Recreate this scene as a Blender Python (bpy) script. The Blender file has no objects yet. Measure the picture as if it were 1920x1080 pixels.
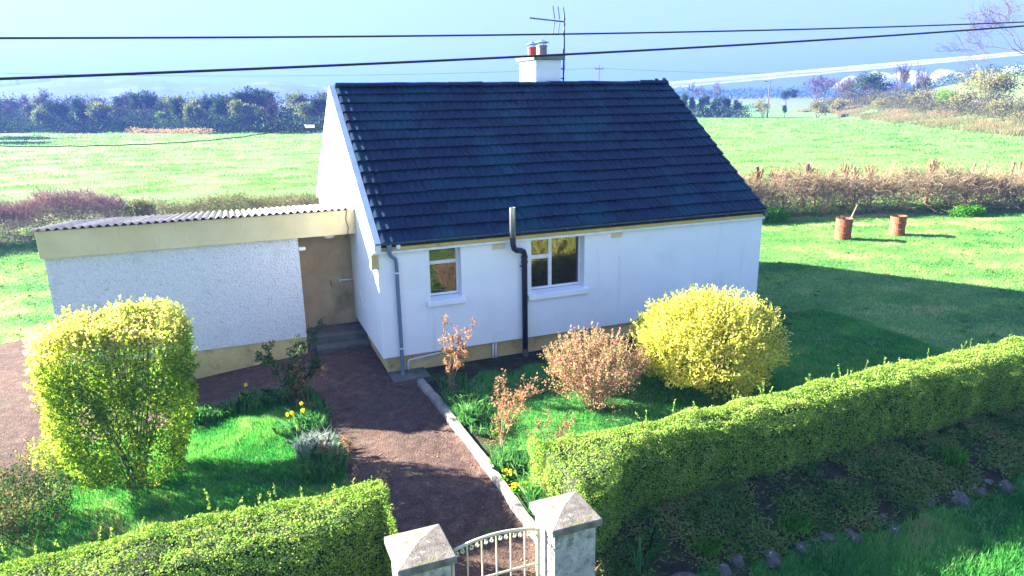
import bpy, math, random
import numpy as np
from mathutils import Matrix, Vector

# ------------------------------------------------------------------ camera, sky, sun, exposure
SC = bpy.context.scene
COL = SC.collection
rad = math.radians

cam_d = bpy.data.cameras.new('camera')
cam = bpy.data.objects.new('camera', cam_d)
COL.objects.link(cam)
cam_d.sensor_width = 36.0
cam_d.lens = 24.80
cam_d.clip_start = 0.1
cam_d.clip_end = 30000.0
_r = Vector((0.92681565, -0.37528189, -0.01327594))
_u = Vector((0.11059412, 0.2390018, 0.96470051))
_f = Vector((0.35886166, 0.89556778, -0.26301458))
cam.matrix_world = Matrix(((_r.x, _u.x, -_f.x, -2.4483), (_r.y, _u.y, -_f.y, -12.8727),
                           (_r.z, _u.z, -_f.z, 5.2704), (0, 0, 0, 1)))
SC.camera = cam

SUN_EL = 22.6
TO_SUN = Vector((-0.769 * math.cos(rad(SUN_EL)), 0.639 * math.cos(rad(SUN_EL)), math.sin(rad(SUN_EL))))
world = bpy.data.worlds.new('World')
SC.world = world
world.use_nodes = True
wn = world.node_tree.nodes
wl = world.node_tree.links
wn.clear()
w_out = wn.new('ShaderNodeOutputWorld')
w_bg = wn.new('ShaderNodeBackground')
w_sky = wn.new('ShaderNodeTexSky')
w_sky.sky_type = 'NISHITA'
w_sky.sun_disc = False
w_sky.sun_elevation = rad(SUN_EL)
w_sky.sun_rotation = rad(-50.27)
w_sky.air_density = 1.0
w_sky.dust_density = 2.8
w_sky.ozone_density = 1.5
w_gam = wn.new('ShaderNodeGamma')
w_gam.inputs[1].default_value = 0.3
wl.new(w_sky.outputs[0], w_gam.inputs[0])
w_hs = wn.new('ShaderNodeVectorMath')
w_hs.operation = 'MULTIPLY'
w_hs.inputs[1].default_value = (0.285, 0.398, 0.70)
wl.new(w_gam.outputs[0], w_hs.inputs[0])
wl.new(w_hs.outputs[0], w_bg.inputs[0])
w_bg.inputs[1].default_value = 0.124
wl.new(w_bg.outputs[0], w_out.inputs[0])

sun_d = bpy.data.lights.new('sun', 'SUN')
sun_d.energy = 3.8
sun_d.angle = rad(0.53)
sun_d.color = (1.0, 0.93, 0.82)
sun = bpy.data.objects.new('sun', sun_d)
COL.objects.link(sun)
sun.rotation_euler = TO_SUN.to_track_quat('Z', 'Y').to_euler()

SC.view_settings.view_transform = 'Standard'
SC.view_settings.look = 'None'
SC.view_settings.gamma = 1.0
SC.view_settings.exposure = 3.8
SC.view_settings.use_curve_mapping = False
SC.render.engine = 'CYCLES'
cy = SC.cycles
cy.max_bounces = 7
cy.diffuse_bounces = 3
cy.glossy_bounces = 3
cy.transmission_bounces = 5
cy.transparent_max_bounces = 12
cy.volume_bounces = 0
cy.use_denoising = True
cy.sample_clamp_indirect = 6.0

rng = np.random.default_rng(11)
random.seed(5)

# ------------------------------------------------------------------ helpers
def tag(o, label=None, cat=None, group=None, kind=None):
    if label: o['label'] = label
    if cat: o['category'] = cat
    if group: o['group'] = group
    if kind: o['kind'] = kind
    return o

def empty(name, loc=(0, 0, 0), rz=0.0, parent=None):
    o = bpy.data.objects.new(name, None)
    o.empty_display_size = 0.2
    COL.objects.link(o)
    o.location = loc
    o.rotation_euler = (0, 0, rz)
    if parent: o.parent = parent
    return o

def thing(name, label, cat, loc=(0, 0, 0), rz=0.0, group=None):
    return tag(empty(name, loc, rz), label, cat, group)

def link(name, me, mat=None, parent=None, loc=None):
    o = bpy.data.objects.new(name, me)
    COL.objects.link(o)
    if mat is not None and len(me.materials) == 0: me.materials.append(mat)
    if parent is not None: o.parent = parent
    if loc is not None: o.location = loc
    return o

def np_mesh(name, V, F, attr=None, smooth=False):
    """V (n,3), F (m,k) with one k; attr = per-face float 'v'."""
    me = bpy.data.meshes.new(name)
    V = np.ascontiguousarray(V, dtype=np.float32)
    F = np.ascontiguousarray(F, dtype=np.int32)
    m, k = F.shape
    me.vertices.add(len(V)); me.vertices.foreach_set('co', V.ravel())
    me.loops.add(m * k); me.loops.foreach_set('vertex_index', F.ravel())
    me.polygons.add(m)
    me.polygons.foreach_set('loop_start', np.arange(0, m * k, k, dtype=np.int32))
    me.polygons.foreach_set('loop_total', np.full(m, k, dtype=np.int32))
    if smooth: me.polygons.foreach_set('use_smooth', np.ones(m, dtype=bool))
    if attr is not None:
        a = me.attributes.new('v', 'FLOAT', 'FACE')
        a.data.foreach_set('value', np.ascontiguousarray(attr, dtype=np.float32))
    me.update(calc_edges=True)
    return me

def copy_tree(o, parent=None):
    c = o.copy()
    COL.objects.link(c)
    if parent is not None: c.parent = parent
    for ch in list(o.children): copy_tree(ch, c)
    return c

class MB:
    def __init__(s): s.v = []; s.f = []
    def add(s, vs, fs):
        b = len(s.v); s.v += [tuple(p) for p in vs]; s.f += [tuple(i + b for i in f) for f in fs]; return s
    def box(s, x0, x1, y0, y1, z0, z1):
        return s.add([(x0, y0, z0), (x1, y0, z0), (x1, y1, z0), (x0, y1, z0), (x0, y0, z1), (x1, y0, z1), (x1, y1, z1), (x0, y1, z1)],
                     [(3, 2, 1, 0), (4, 5, 6, 7), (0, 1, 5, 4), (1, 2, 6, 5), (2, 3, 7, 6), (3, 0, 4, 7)])
    def prism(s, poly, axis, a0, a1):
        """poly: 2D outline; axis 'x' -> (y,z), 'y' -> (x,z), 'z' -> (x,y)"""
        n = len(poly)
        def P(p, a):
            return (a, p[0], p[1]) if axis == 'x' else (p[0], a, p[1]) if axis == 'y' else (p[0], p[1], a)
        vs = [P(p, a0) for p in poly] + [P(p, a1) for p in poly]
        fs = [tuple(range(n - 1, -1, -1)), tuple(range(n, 2 * n))] + [(i, (i + 1) % n, n + (i + 1) % n, n + i) for i in range(n)]
        return s.add(vs, fs)
    def tube(s, path, r, n=8, caps=True):
        P = [Vector(p) for p in path]
        rs = r if isinstance(r, (list, tuple)) else [r] * len(P)
        rings = []
        ref = None
        for i, p in enumerate(P):
            d = (P[min(i + 1, len(P) - 1)] - P[max(i - 1, 0)]).normalized()
            if ref is None:
                ref = Vector((0, 0, 1)) if abs(d.z) < 0.9 else Vector((1, 0, 0))
            a = (ref - d * ref.dot(d)).normalized()
            ref = a
            b = d.cross(a)
            rings.append([p + (a * math.cos(t) + b * math.sin(t)) * rs[i] for t in [2 * math.pi * k / n for k in range(n)]])
        vs = [q for ring in rings for q in ring]
        fs = []
        for i in range(len(P) - 1):
            for k in range(n):
                fs.append((i * n + k, i * n + (k + 1) % n, (i + 1) * n + (k + 1) % n, (i + 1) * n + k))
        if caps:
            fs.append(tuple(range(n - 1, -1, -1))); fs.append(tuple((len(P) - 1) * n + k for k in range(n)))
        return s.add(vs, fs)
    def lathe(s, prof, c=(0, 0, 0), n=16):
        vs, fs = [], []
        for (r, z) in prof:
            for k in range(n):
                t = 2 * math.pi * k / n
                vs.append((c[0] + r * math.cos(t), c[1] + r * math.sin(t), c[2] + z))
        for i in range(len(prof) - 1):
            for k in range(n):
                fs.append((i * n + k, i * n + (k + 1) % n, (i + 1) * n + (k + 1) % n, (i + 1) * n + k))
        return s.add(vs, fs)
    def mesh(s, name, smooth=False):
        me = bpy.data.meshes.new(name)
        me.from_pydata(s.v, [], s.f)
        if smooth:
            for p in me.polygons: p.use_smooth = True
        me.update()
        return me
    def build(s, name, mat, parent=None, bevel=0.0, smooth=False, seg=2):
        o = link(name, s.mesh(name, smooth), mat, parent)
        if bevel > 0:
            m = o.modifiers.new('bevel', 'BEVEL'); m.width = bevel; m.segments = seg; m.limit_method = 'ANGLE'; m.angle_limit = rad(40)
        return o

def smooth(t):
    t = np.clip(t, 0, 1); return t * t * (3 - 2 * t)

# cheap value noise (numpy), any number of points
_perm = np.random.default_rng(3).random((64, 64, 64)).astype(np.float32)
def vnoise(x, y, z=0.0):
    x = np.asarray(x, dtype=np.float64); y = np.asarray(y, dtype=np.float64); z = np.zeros_like(x) + z
    xi = np.floor(x).astype(int); yi = np.floor(y).astype(int); zi = np.floor(z).astype(int)
    fx = x - xi; fy = y - yi; fz = z - zi
    fx = fx * fx * (3 - 2 * fx); fy = fy * fy * (3 - 2 * fy); fz = fz * fz * (3 - 2 * fz)
    r = 0
    for a in (0, 1):
        for b in (0, 1):
            for c in (0, 1):
                w = (fx if a else 1 - fx) * (fy if b else 1 - fy) * (fz if c else 1 - fz)
                r = r + w * _perm[(xi + a) & 63, (yi + b) & 63, (zi + c) & 63]
    return r
def fbm(x, y, z=0.0, o=3):
    s = 0; a = 0.5; t = 0
    for k in range(o):
        s = s + a * vnoise(np.asarray(x) * 2 ** k + 7.3 * k, np.asarray(y) * 2 ** k + 3.1 * k, np.asarray(z) * 2 ** k); t += a; a *= 0.5
    return s / t

def unit(a):
    return a / np.maximum(np.linalg.norm(a, axis=-1, keepdims=True), 1e-9)

def rand_dir(n, g=rng):
    return unit(g.normal(size=(n, 3)))

def leaf_arrays(P, D, l, w, g=rng, Nref=None):
    """one quad leaf per point: base P, direction D, length l, width w"""
    n = len(P)
    R = rand_dir(n, g) if Nref is None else unit(Nref + 0.6 * rand_dir(n, g))
    B = unit(np.cross(D, R)) * (np.asarray(w).reshape(-1, 1) * 0.5)
    Dl = D * np.asarray(l).reshape(-1, 1)
    V = np.empty((n, 4, 3))
    V[:, 0] = P; V[:, 1] = P + Dl * 0.45 + B; V[:, 2] = P + Dl; V[:, 3] = P + Dl * 0.45 - B
    F = np.arange(4 * n).reshape(n, 4)
    return V.reshape(-1, 3), F

def seg_arrays(S, n=3):
    """S: list of (p0, p1, r0, r1) -> frustums"""
    S0 = np.array([s[0] for s in S], float); S1 = np.array([s[1] for s in S], float)
    r0 = np.array([s[2] for s in S], float).reshape(-1, 1); r1 = np.array([s[3] for s in S], float).reshape(-1, 1)
    d = unit(S1 - S0)
    ref = np.where(np.abs(d[:, 2:3]) < 0.9, np.array([[0, 0, 1.0]]), np.array([[1.0, 0, 0]]))
    a = unit(np.cross(d, ref)); b = np.cross(d, a)
    m = len(S); V = np.empty((m, 2 * n, 3))
    for k in range(n):
        t = 2 * math.pi * k / n
        o = a * math.cos(t) + b * math.sin(t)
        V[:, k] = S0 + o * r0; V[:, n + k] = S1 + o * r1
    F = []
    base = (np.arange(m) * 2 * n).reshape(-1, 1)
    for k in range(n):
        F.append(base + np.array([[k, (k + 1) % n, n + (k + 1) % n, n + k]]))
    return V.reshape(-1, 3), np.concatenate(F)

def join_arrays(parts):
    V, F, A, b = [], [], [], 0
    for (v, f, a) in parts:
        V.append(v); F.append(f + b); A.append(np.full(len(f), a) if np.isscalar(a) else a); b += len(v)
    return np.concatenate(V), np.concatenate(F), np.concatenate(A)

def leaves_obj(name, P, D, l, w, mat, parent=None, v=None, g=rng, Nref=None):
    V, F = leaf_arrays(P, D, l, w, g, Nref)
    return link(name, np_mesh(name, V, F, g.random(len(F)) if v is None else v), mat, parent)

def blades_obj(name, P, h, w, lean, mat, v=None, g=rng, parent=None, tri=True):
    """grass: one bent triangle strip (tri) per point"""
    n = len(P)
    ang = g.random(n) * 2 * math.pi
    side = np.stack([np.cos(ang), np.sin(ang), np.zeros(n)], 1) * (np.asarray(w).reshape(-1, 1) * 0.5)
    la = g.random(n) * 2 * math.pi
    off = np.stack([np.cos(la), np.sin(la), np.zeros(n)], 1) * (np.asarray(h) * lean * g.random(n)).reshape(-1, 1)
    up = np.zeros((n, 3)); up[:, 2] = h
    if tri:
        V = np.stack([P - side, P + side, P + up + off], 1).reshape(-1, 3)
        F = np.arange(3 * n).reshape(n, 3)
    else:
        m = P + up * 0.6 + off * 0.35
        V = np.stack([P - side, P + side, m + side * 0.8, P + up * (1 - 0.25 * lean) + off, m - side * 0.8], 1).reshape(-1, 3)
        F = np.arange(5 * n).reshape(n, 5)
    return link(name, np_mesh(name, V, F, g.random(n) if v is None else v), mat, parent)

# ------------------------------------------------------------------ materials
def _new(name):
    m = bpy.data.materials.new(name); m.use_nodes = True
    nt = m.node_tree; nt.nodes.clear()
    return m, nt, nt.nodes, nt.links

def ramp(nodes, stops, interp='LINEAR'):
    r = nodes.new('ShaderNodeValToRGB'); cr = r.color_ramp; cr.interpolation = interp
    while len(cr.elements) < len(stops): cr.elements.new(0.5)
    for e, (p, c) in zip(cr.elements, stops):
        e.position = p; e.color = (c[0], c[1], c[2], 1)
    return r

def noise_node(nodes, links, vec, scale, detail=4, rough=0.55, dist=0.0):
    n = nodes.new('ShaderNodeTexNoise'); n.inputs['Scale'].default_value = scale
    n.inputs['Detail'].default_value = detail; n.inputs['Roughness'].default_value = rough
    n.inputs['Distortion'].default_value = dist
    if vec is not None: links.new(vec, n.inputs['Vector'])
    return n

def surf(name, stops, scale=3.0, rough=0.8, bump=0.0, bump_scale=60.0, detail=6, spec=0.3, metal=0.0, stretch=(1, 1, 1),
         overlay=None, world_space=False, bump_dist=0.01, grain=None):
    """principled surface; colour = noise through a ramp; overlay = list of (scale, lo, hi, colour, stretch)
    grain = (scale, amount)"""
    m, nt, N, L = _new(name)
    out = N.new('ShaderNodeOutputMaterial'); bs = N.new('ShaderNodeBsdfPrincipled')
    if world_space:
        tc = N.new('ShaderNodeNewGeometry'); vec = tc.outputs['Position']
    else:
        tc = N.new('ShaderNodeTexCoord'); vec = tc.outputs['Object']
    mp = N.new('ShaderNodeMapping'); mp.inputs['Scale'].default_value = stretch
    L.new(vec, mp.inputs['Vector'])
    n1 = noise_node(N, L, mp.outputs[0], scale, detail, 0.6)
    rp = ramp(N, stops); L.new(n1.outputs[0], rp.inputs[0])
    colr = rp.outputs[0]
    for ov in (overlay or []):
        sc, lo, hi, c, st = ov
        mp2 = N.new('ShaderNodeMapping'); mp2.inputs['Scale'].default_value = st; mp2.inputs['Location'].default_value = (sc * 1.7, sc * .3, sc)
        L.new(vec, mp2.inputs['Vector'])
        n2 = noise_node(N, L, mp2.outputs[0], sc, 5, 0.65)
        rr = ramp(N, [(lo, (0, 0, 0)), (hi, (1, 1, 1))]); L.new(n2.outputs[0], rr.inputs[0])
        mx = N.new('ShaderNodeMix'); mx.data_type = 'RGBA'
        L.new(rr.outputs[0], mx.inputs[0]); L.new(colr, mx.inputs[6]); mx.inputs[7].default_value = (c[0], c[1], c[2], 1)
        colr = mx.outputs[2]
    if grain:
        n3 = noise_node(N, L, vec, grain[0], 2, 0.6)
        rr = ramp(N, [(0.3, (1 - grain[1],) * 3), (0.7, (1 + grain[1],) * 3)]); L.new(n3.outputs[0], rr.inputs[0])
        mx = N.new('ShaderNodeMix'); mx.data_type = 'RGBA'; mx.blend_type = 'MULTIPLY'; mx.inputs[0].default_value = 1
        L.new(colr, mx.inputs[6]); L.new(rr.outputs[0], mx.inputs[7]); colr = mx.outputs[2]
    L.new(colr, bs.inputs['Base Color'])
    bs.inputs['Roughness'].default_value = rough
    bs.inputs['Specular IOR Level'].default_value = spec
    bs.inputs['Metallic'].default_value = metal
    if bump > 0:
        nb = noise_node(N, L, vec, bump_scale, 4, 0.6)
        b = N.new('ShaderNodeBump'); b.inputs['Strength'].default_value = bump; b.inputs['Distance'].default_value = bump_dist
        L.new(nb.outputs[0], b.inputs['Height']); L.new(b.outputs[0], bs.inputs['Normal'])
    L.new(bs.outputs[0], out.inputs[0])
    return m

def leafmat(name, stops, trans=0.4, gloss=0.12, clump=None, rough=0.45, tcol=1.25):
    """leaf: colour by the per-face random 'v' plus clump noise; diffuse + translucent + a little gloss"""
    m, nt, N, L = _new(name)
    out = N.new('ShaderNodeOutputMaterial')
    at = N.new('ShaderNodeAttribute'); at.attribute_name = 'v'
    fac = at.outputs['Fac']
    if clump:
        tc = N.new('ShaderNodeTexCoord')
        n1 = noise_node(N, L, tc.outputs['Object'], clump[0], 2, 0.5)
        ma = N.new('ShaderNodeMath'); ma.operation = 'MULTIPLY_ADD'; ma.inputs[1].default_value = clump[1]; ma.inputs[2].default_value = -clump[1] * 0.5
        L.new(n1.outputs[0], ma.inputs[0])
        ad = N.new('ShaderNodeMath'); ad.operation = 'ADD'; ad.use_clamp = True
        L.new(fac, ad.inputs[0]); L.new(ma.outputs[0], ad.inputs[1]); fac = ad.outputs[0]
    rp = ramp(N, stops); L.new(fac, rp.inputs[0])
    df = N.new('ShaderNodeBsdfDiffuse'); L.new(rp.outputs[0], df.inputs[0])
    res = df.outputs[0]
    if trans > 0:
        tr = N.new('ShaderNodeBsdfTranslucent')
        hs = N.new('ShaderNodeHueSaturation'); hs.inputs['Value'].default_value = tcol; hs.inputs['Saturation'].default_value = 1.08
        L.new(rp.outputs[0], hs.inputs['Color']); L.new(hs.outputs[0], tr.inputs[0])
        mx = N.new('ShaderNodeMixShader'); mx.inputs[0].default_value = trans
        L.new(res, mx.inputs[1]); L.new(tr.outputs[0], mx.inputs[2]); res = mx.outputs[0]
    if gloss > 0:
        gl = N.new('ShaderNodeBsdfGlossy'); gl.inputs['Roughness'].default_value = rough; gl.inputs[0].default_value = (0.9, 0.95, 1, 1)
        fr = N.new('ShaderNodeFresnel'); fr.inputs[0].default_value = 1.4
        mm = N.new('ShaderNodeMath'); mm.operation = 'MULTIPLY'; mm.inputs[1].default_value = gloss * 6
        L.new(fr.outputs[0], mm.inputs[0])
        mx = N.new('ShaderNodeMixShader'); L.new(mm.outputs[0], mx.inputs[0])
        L.new(res, mx.inputs[1]); L.new(gl.outputs[0], mx.inputs[2]); res = mx.outputs[0]
    L.new(res, out.inputs[0])
    return m

def plain(name, c, rough=0.6, metal=0.0, spec=0.4):
    k = 0.82
    return surf(name, [(0.3, (c[0] * k, c[1] * k, c[2] * k)), (0.7, c)], scale=9, rough=rough, metal=metal, spec=spec, detail=4)

M = {}
M['white_wall'] = surf('painted_render_white', [(0.3, (0.78, 0.79, 0.80)), (0.7, (0.86, 0.86, 0.86))], scale=1.2, rough=0.85, bump=0.12, bump_scale=90,
    overlay=[(4.0, 0.60, 0.90, (0.58, 0.62, 0.58), (1.0, 1.0, 0.10)), (16.0, 0.735, 0.77, (0.30, 0.30, 0.28), (1, 1, 0.35)), (0.9, 0.55, 0.8, (0.70, 0.73, 0.72), (1, 1, 1))])
M['pebbledash'] = surf('pebbledash_white', [(0.3, (0.74, 0.75, 0.78)), (0.7, (0.87, 0.87, 0.88))], scale=14.0, rough=0.95, bump=1.0, bump_scale=26, bump_dist=0.06,
    overlay=[(24.0, 0.60, 0.70, (0.36, 0.37, 0.40), (1, 1, 1)), (1.5, 0.56, 0.85, (0.55, 0.56, 0.58), (1, 1, 0.6)), (46.0, 0.66, 0.70, (0.18, 0.18, 0.18), (1, 1, 1))])
M['cream'] = surf('cream_paint', [(0.3, (0.60, 0.50, 0.27)), (0.7, (0.72, 0.62, 0.37))], scale=1.5, rough=0.7,
    overlay=[(9.0, 0.62, 0.8, (0.40, 0.34, 0.18), (1, 1, .2)), (1.1, 0.55, 0.75, (0.55, 0.47, 0.29), (1, 1, 1))])
M['yellow_fascia'] = surf('yellow_fascia_paint', [(0.3, (0.50, 0.34, 0.06)), (0.7, (0.66, 0.47, 0.12))], scale=4, rough=0.6,
    overlay=[(12.0, 0.62, 0.72, (0.20, 0.14, 0.04), (0.6, 1, 1))])
M['plinth'] = surf('plinth_paint', [(0.3, (0.46, 0.35, 0.13)), (0.7, (0.66, 0.52, 0.24))], scale=2.2, rough=0.9, bump=0.3, bump_scale=45,
    overlay=[(3.0, 0.55, 0.8, (0.13, 0.13, 0.05), (1, 1, 1)), (2.0, 0.66, 0.8, (0.40, 0.18, 0.10), (1, 1, 1))])
M['tan_wall'] = surf('tan_render', [(0.3, (0.36, 0.27, 0.14)), (0.7, (0.52, 0.40, 0.23))], scale=1.6, rough=0.8,
    overlay=[(1.5, 0.56, 0.76, (0.16, 0.14, 0.06), (1, 1, .6)), (7.0, 0.64, 0.72, (0.15, 0.10, 0.06), (1, 1, .3))])
M['tile'] = surf('slate_blue_tile', [(0.3, (0.003, 0.012, 0.030)), (0.55, (0.005, 0.018, 0.042)), (0.75, (0.012, 0.030, 0.055))], scale=5, rough=0.6, spec=0.14, bump=0.35, bump_scale=110,
    overlay=[(0.8, 0.46, 0.66, (0.003, 0.042, 0.066), (1, 1, 1)), (3.5, 0.58, 0.72, (0.012, 0.030, 0.055), (1, 1, 1)), (2.2, 0.64, 0.78, (0.020, 0.018, 0.022), (1, 1, 1)), (9.0, 0.65, 0.70, (0.055, 0.07, 0.075), (1, 1, 1)), (2.6, 0.60, 0.72, (0.004, 0.008, 0.016), (1, 1, 1)), (30.0, 0.70, 0.74, (0.10, 0.10, 0.09), (1, 1, 1)), (26.0, 0.735, 0.76, (0.16, 0.045, 0.03), (1, 1, 1))], world_space=True)
M['mortar'] = surf('verge_cap_white', [(0.3, (0.62, 0.63, 0.66)), (0.7, (0.78, 0.78, 0.80))], scale=4, rough=0.7)
M['gutter'] = surf('gutter_grey', [(0.3, (0.05, 0.075, 0.09)), (0.7, (0.11, 0.15, 0.17))], scale=6, rough=0.45,
    overlay=[(20.0, 0.6, 0.7, (0.02, 0.03, 0.02), (1, 1, 1))])
M['downpipe'] = plain('downpipe_blue_grey', (0.12, 0.19, 0.26), 0.45)
M['white_pvc'] = plain('white_plastic', (0.78, 0.79, 0.80), 0.35)
M['black_pipe'] = surf('black_soil_pipe', [(0.3, (0.008, 0.010, 0.013)), (0.7, (0.03, 0.036, 0.042))], scale=9, rough=0.45, stretch=(1, 1, 0.25))
M['steel'] = surf('galvanised_steel', [(0.3, (0.42, 0.44, 0.46)), (0.7, (0.62, 0.63, 0.64))], scale=14, rough=0.38, metal=0.8)
M['dark_metal'] = plain('weathered_metal', (0.06, 0.065, 0.07), 0.5, 0.5)
M['frame'] = plain('window_frame_white', (0.80, 0.81, 0.82), 0.3)
M['room'] = plain('dark_room', (0.035, 0.03, 0.028), 0.9)  # near-black colour stands in for the unlit interior
M['terracotta_red'] = surf('red_chimney_pot', [(0.3, (0.30, 0.035, 0.03)), (0.7, (0.45, 0.07, 0.05))], scale=6, rough=0.7)
M['terracotta_buff'] = surf('grey_buff_chimney_pot', [(0.3, (0.13, 0.11, 0.12)), (0.7, (0.26, 0.19, 0.18))], scale=6, rough=0.7)
M['slab'] = surf('weathered_slab', [(0.3, (0.10, 0.11, 0.12)), (0.7, (0.24, 0.25, 0.25))], scale=9, rough=0.9, bump=0.3)
M['asbestos'] = surf('corrugated_sheet_grey', [(0.3, (0.19, 0.18, 0.17)), (0.7, (0.34, 0.32, 0.30))], scale=3, rough=0.85, bump=0.2,
    overlay=[(5.0, 0.55, 0.7, (0.30, 0.18, 0.11), (1, 1, 1))])
M['concrete'] = surf('old_concrete', [(0.3, (0.15, 0.135, 0.115)), (0.7, (0.34, 0.31, 0.265))], scale=5, rough=0.95, bump=0.5, bump_scale=40,
    overlay=[(7.0, 0.55, 0.68, (0.14, 0.13, 0.09), (1, 1, 1)), (28.0, 0.62, 0.68, (0.10, 0.095, 0.085), (1, 1, 1)), (20.0, 0.66, 0.70, (0.52, 0.50, 0.46), (1, 1, 1))])
M['concrete_dark'] = surf('damp_concrete', [(0.3, (0.06, 0.07, 0.06)), (0.7, (0.14, 0.14, 0.12))], scale=3, rough=0.9, bump=0.4, bump_scale=30,
    overlay=[(3.0, 0.55, 0.7, (0.045, 0.075, 0.03), (1, 1, 1))])
M['pier'] = surf('pier_render', [(0.3, (0.27, 0.24, 0.205)), (0.7, (0.52, 0.48, 0.42))], scale=7, rough=0.95, bump=0.5, bump_scale=55,
    overlay=[(11.0, 0.52, 0.64, (0.20, 0.18, 0.14), (1, 1, 1)), (16.0, 0.64, 0.70, (0.62, 0.61, 0.58), (1, 1, 1)), (4.0, 0.6, 0.75, (0.15, 0.13, 0.09), (1, 1, .4)), (34.0, 0.62, 0.68, (0.12, 0.11, 0.09), (1, 1, 1))])
M['pier_cap'] = surf('pier_cap_lichen', [(0.3, (0.10, 0.085, 0.065)), (0.7, (0.27, 0.235, 0.19))], scale=8, rough=0.95, bump=0.6, bump_scale=60,
    overlay=[(6.0, 0.56, 0.66, (0.17, 0.17, 0.07), (1, 1, 1)), (11.0, 0.63, 0.66, (0.60, 0.59, 0.56), (1, 1, 1)), (38.0, 0.60, 0.66, (0.045, 0.04, 0.035), (1, 1, 1)), (30.0, 0.66, 0.69, (0.45, 0.43, 0.39), (1, 1, 1))])
M['gate'] = surf('gate_cream_paint', [(0.3, (0.52, 0.46, 0.28)), (0.7, (0.70, 0.64, 0.43))], scale=12, rough=0.45,
    overlay=[(30.0, 0.66, 0.72, (0.20, 0.10, 0.05), (1, 1, 1))])
M['rust'] = surf('rusted_drum', [(0.3, (0.17, 0.050, 0.024)), (0.7, (0.33, 0.115, 0.055))], scale=6, rough=0.85, bump=0.3, bump_scale=40,
    overlay=[(5.0, 0.6, 0.7, (0.07, 0.03, 0.02), (1, 1, .5)), (4.0, 0.62, 0.75, (0.38, 0.19, 0.11), (1, 1, 1))])
M['wood'] = surf('old_wood', [(0.3, (0.20, 0.13, 0.07)), (0.7, (0.36, 0.25, 0.15))], scale=6, rough=0.9, stretch=(6, 6, 1))
M['cut_wood'] = surf('cut_stems', [(0.3, (0.19, 0.115, 0.055)), (0.7, (0.36, 0.235, 0.125))], scale=6, rough=0.9)
M['pole_wood'] = surf('pole_wood', [(0.3, (0.09, 0.07, 0.055)), (0.7, (0.17, 0.13, 0.10))], scale=6, rough=0.9, stretch=(6, 6, 1))
M['cable'] = plain('black_cable', (0.015, 0.015, 0.02), 0.5)
M['bark'] = surf('bark', [(0.3, (0.055, 0.045, 0.036)), (0.7, (0.13, 0.10, 0.075))], scale=9, rough=0.95, stretch=(3, 3, 1))
M['twig_dark'] = plain('twigs_dark', (0.05, 0.042, 0.035), 0.9)
M['stone'] = surf('field_stone', [(0.3, (0.045, 0.042, 0.036)), (0.7, (0.15, 0.138, 0.12))], scale=9, rough=0.95, bump=0.5, bump_scale=25,
    overlay=[(14.0, 0.62, 0.68, (0.42, 0.41, 0.39), (1, 1, 1)), (6.0, 0.55, 0.68, (0.045, 0.05, 0.025), (1, 1, 1))])

def glass_mat():
    m, nt, N, L = _new('window_glass')
    out = N.new('ShaderNodeOutputMaterial')
    gl = N.new('ShaderNodeBsdfGlossy'); gl.inputs['Roughness'].default_value = 0.015
    tr = N.new('ShaderNodeBsdfTransparent'); tr.inputs[0].default_value = (0.80, 0.86, 0.84, 1)
    fr = N.new('ShaderNodeFresnel'); fr.inputs[0].default_value = 1.75
    mx = N.new('ShaderNodeMixShader')
    tc = N.new('ShaderNodeTexCoord'); nz = noise_node(N, L, tc.outputs['Object'], 1.6, 1, 0.4)
    b = N.new('ShaderNodeBump'); b.inputs['Strength'].default_value = 0.05; b.inputs['Distance'].default_value = 0.05
    L.new(nz.outputs[0], b.inputs['Height']); L.new(b.outputs[0], gl.inputs['Normal'])
    L.new(fr.outputs[0], mx.inputs[0]); L.new(tr.outputs[0], mx.inputs[1]); L.new(gl.outputs[0], mx.inputs[2])
    L.new(mx.outputs[0], out.inputs[0])
    return m
M['glass'] = glass_mat()

# ------------------------------------------------------------------ terrain
BN = np.array([0.845, -0.534]); BT = np.array([0.534, 0.845]); BC = np.array([83.0, 42.0])
def gz0(x, y):
    x = np.asarray(x, float); y = np.asarray(y, float)
    z = np.zeros(np.broadcast(x, y).shape)
    # the garden and yard fall away to the west, levelling out in the field behind
    z = z - 0.10 * np.clip(-x - 0.3, 0, 4.2) * (1 - smooth((y - 11) / 12)) * smooth((y + 9) / 3)
    # raised bed right of the path
    z = z + 0.10 * smooth((x - 0.52) / 0.12) * smooth((-0.35 - y) / 0.5) * smooth((y + 7.2) / 0.3) * (1 - smooth((x - 9) / 4))
    # bank in front of the hedges down to the verge
    z = z - 0.42 * smooth((-6.05 - y) / 1.1) * smooth((x - 0.6) / 0.8) - 0.30 * smooth((-6.6 - y) / 1.2) * (1 - smooth((x - 0.6) / 0.8))
    # unevenness
    d = np.hypot(x + 2.4, y + 12.9)
    z = z + (fbm(x / 9 + 3, y / 9 + 8, 0, 2) - 0.5) * 0.30 * smooth((d - 26) / 30) + (fbm(x / 60, y / 60, 2, 2) - 0.5) * 1.0 * smooth((d - 60) / 80)
    # rough bank and hill on the right beyond the field
    s = (x - BC[0]) * BN[0] + (y - BC[1]) * BN[1]
    t = (x - BC[0]) * BT[0] + (y - BC[1]) * BT[1]
    k = (1 - smooth((t - 75) / 60)) * smooth((t + 260) / 120)
    z = z + (1.3 * smooth(s / 9) + 4.2 * smooth((s - 5) / 38)) * k + 4.4 * np.exp(-((x - 172.0) ** 2 + (y - 80.0) ** 2) / 52.0 ** 2) * smooth((s + 2) / 14)
    return z

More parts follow.
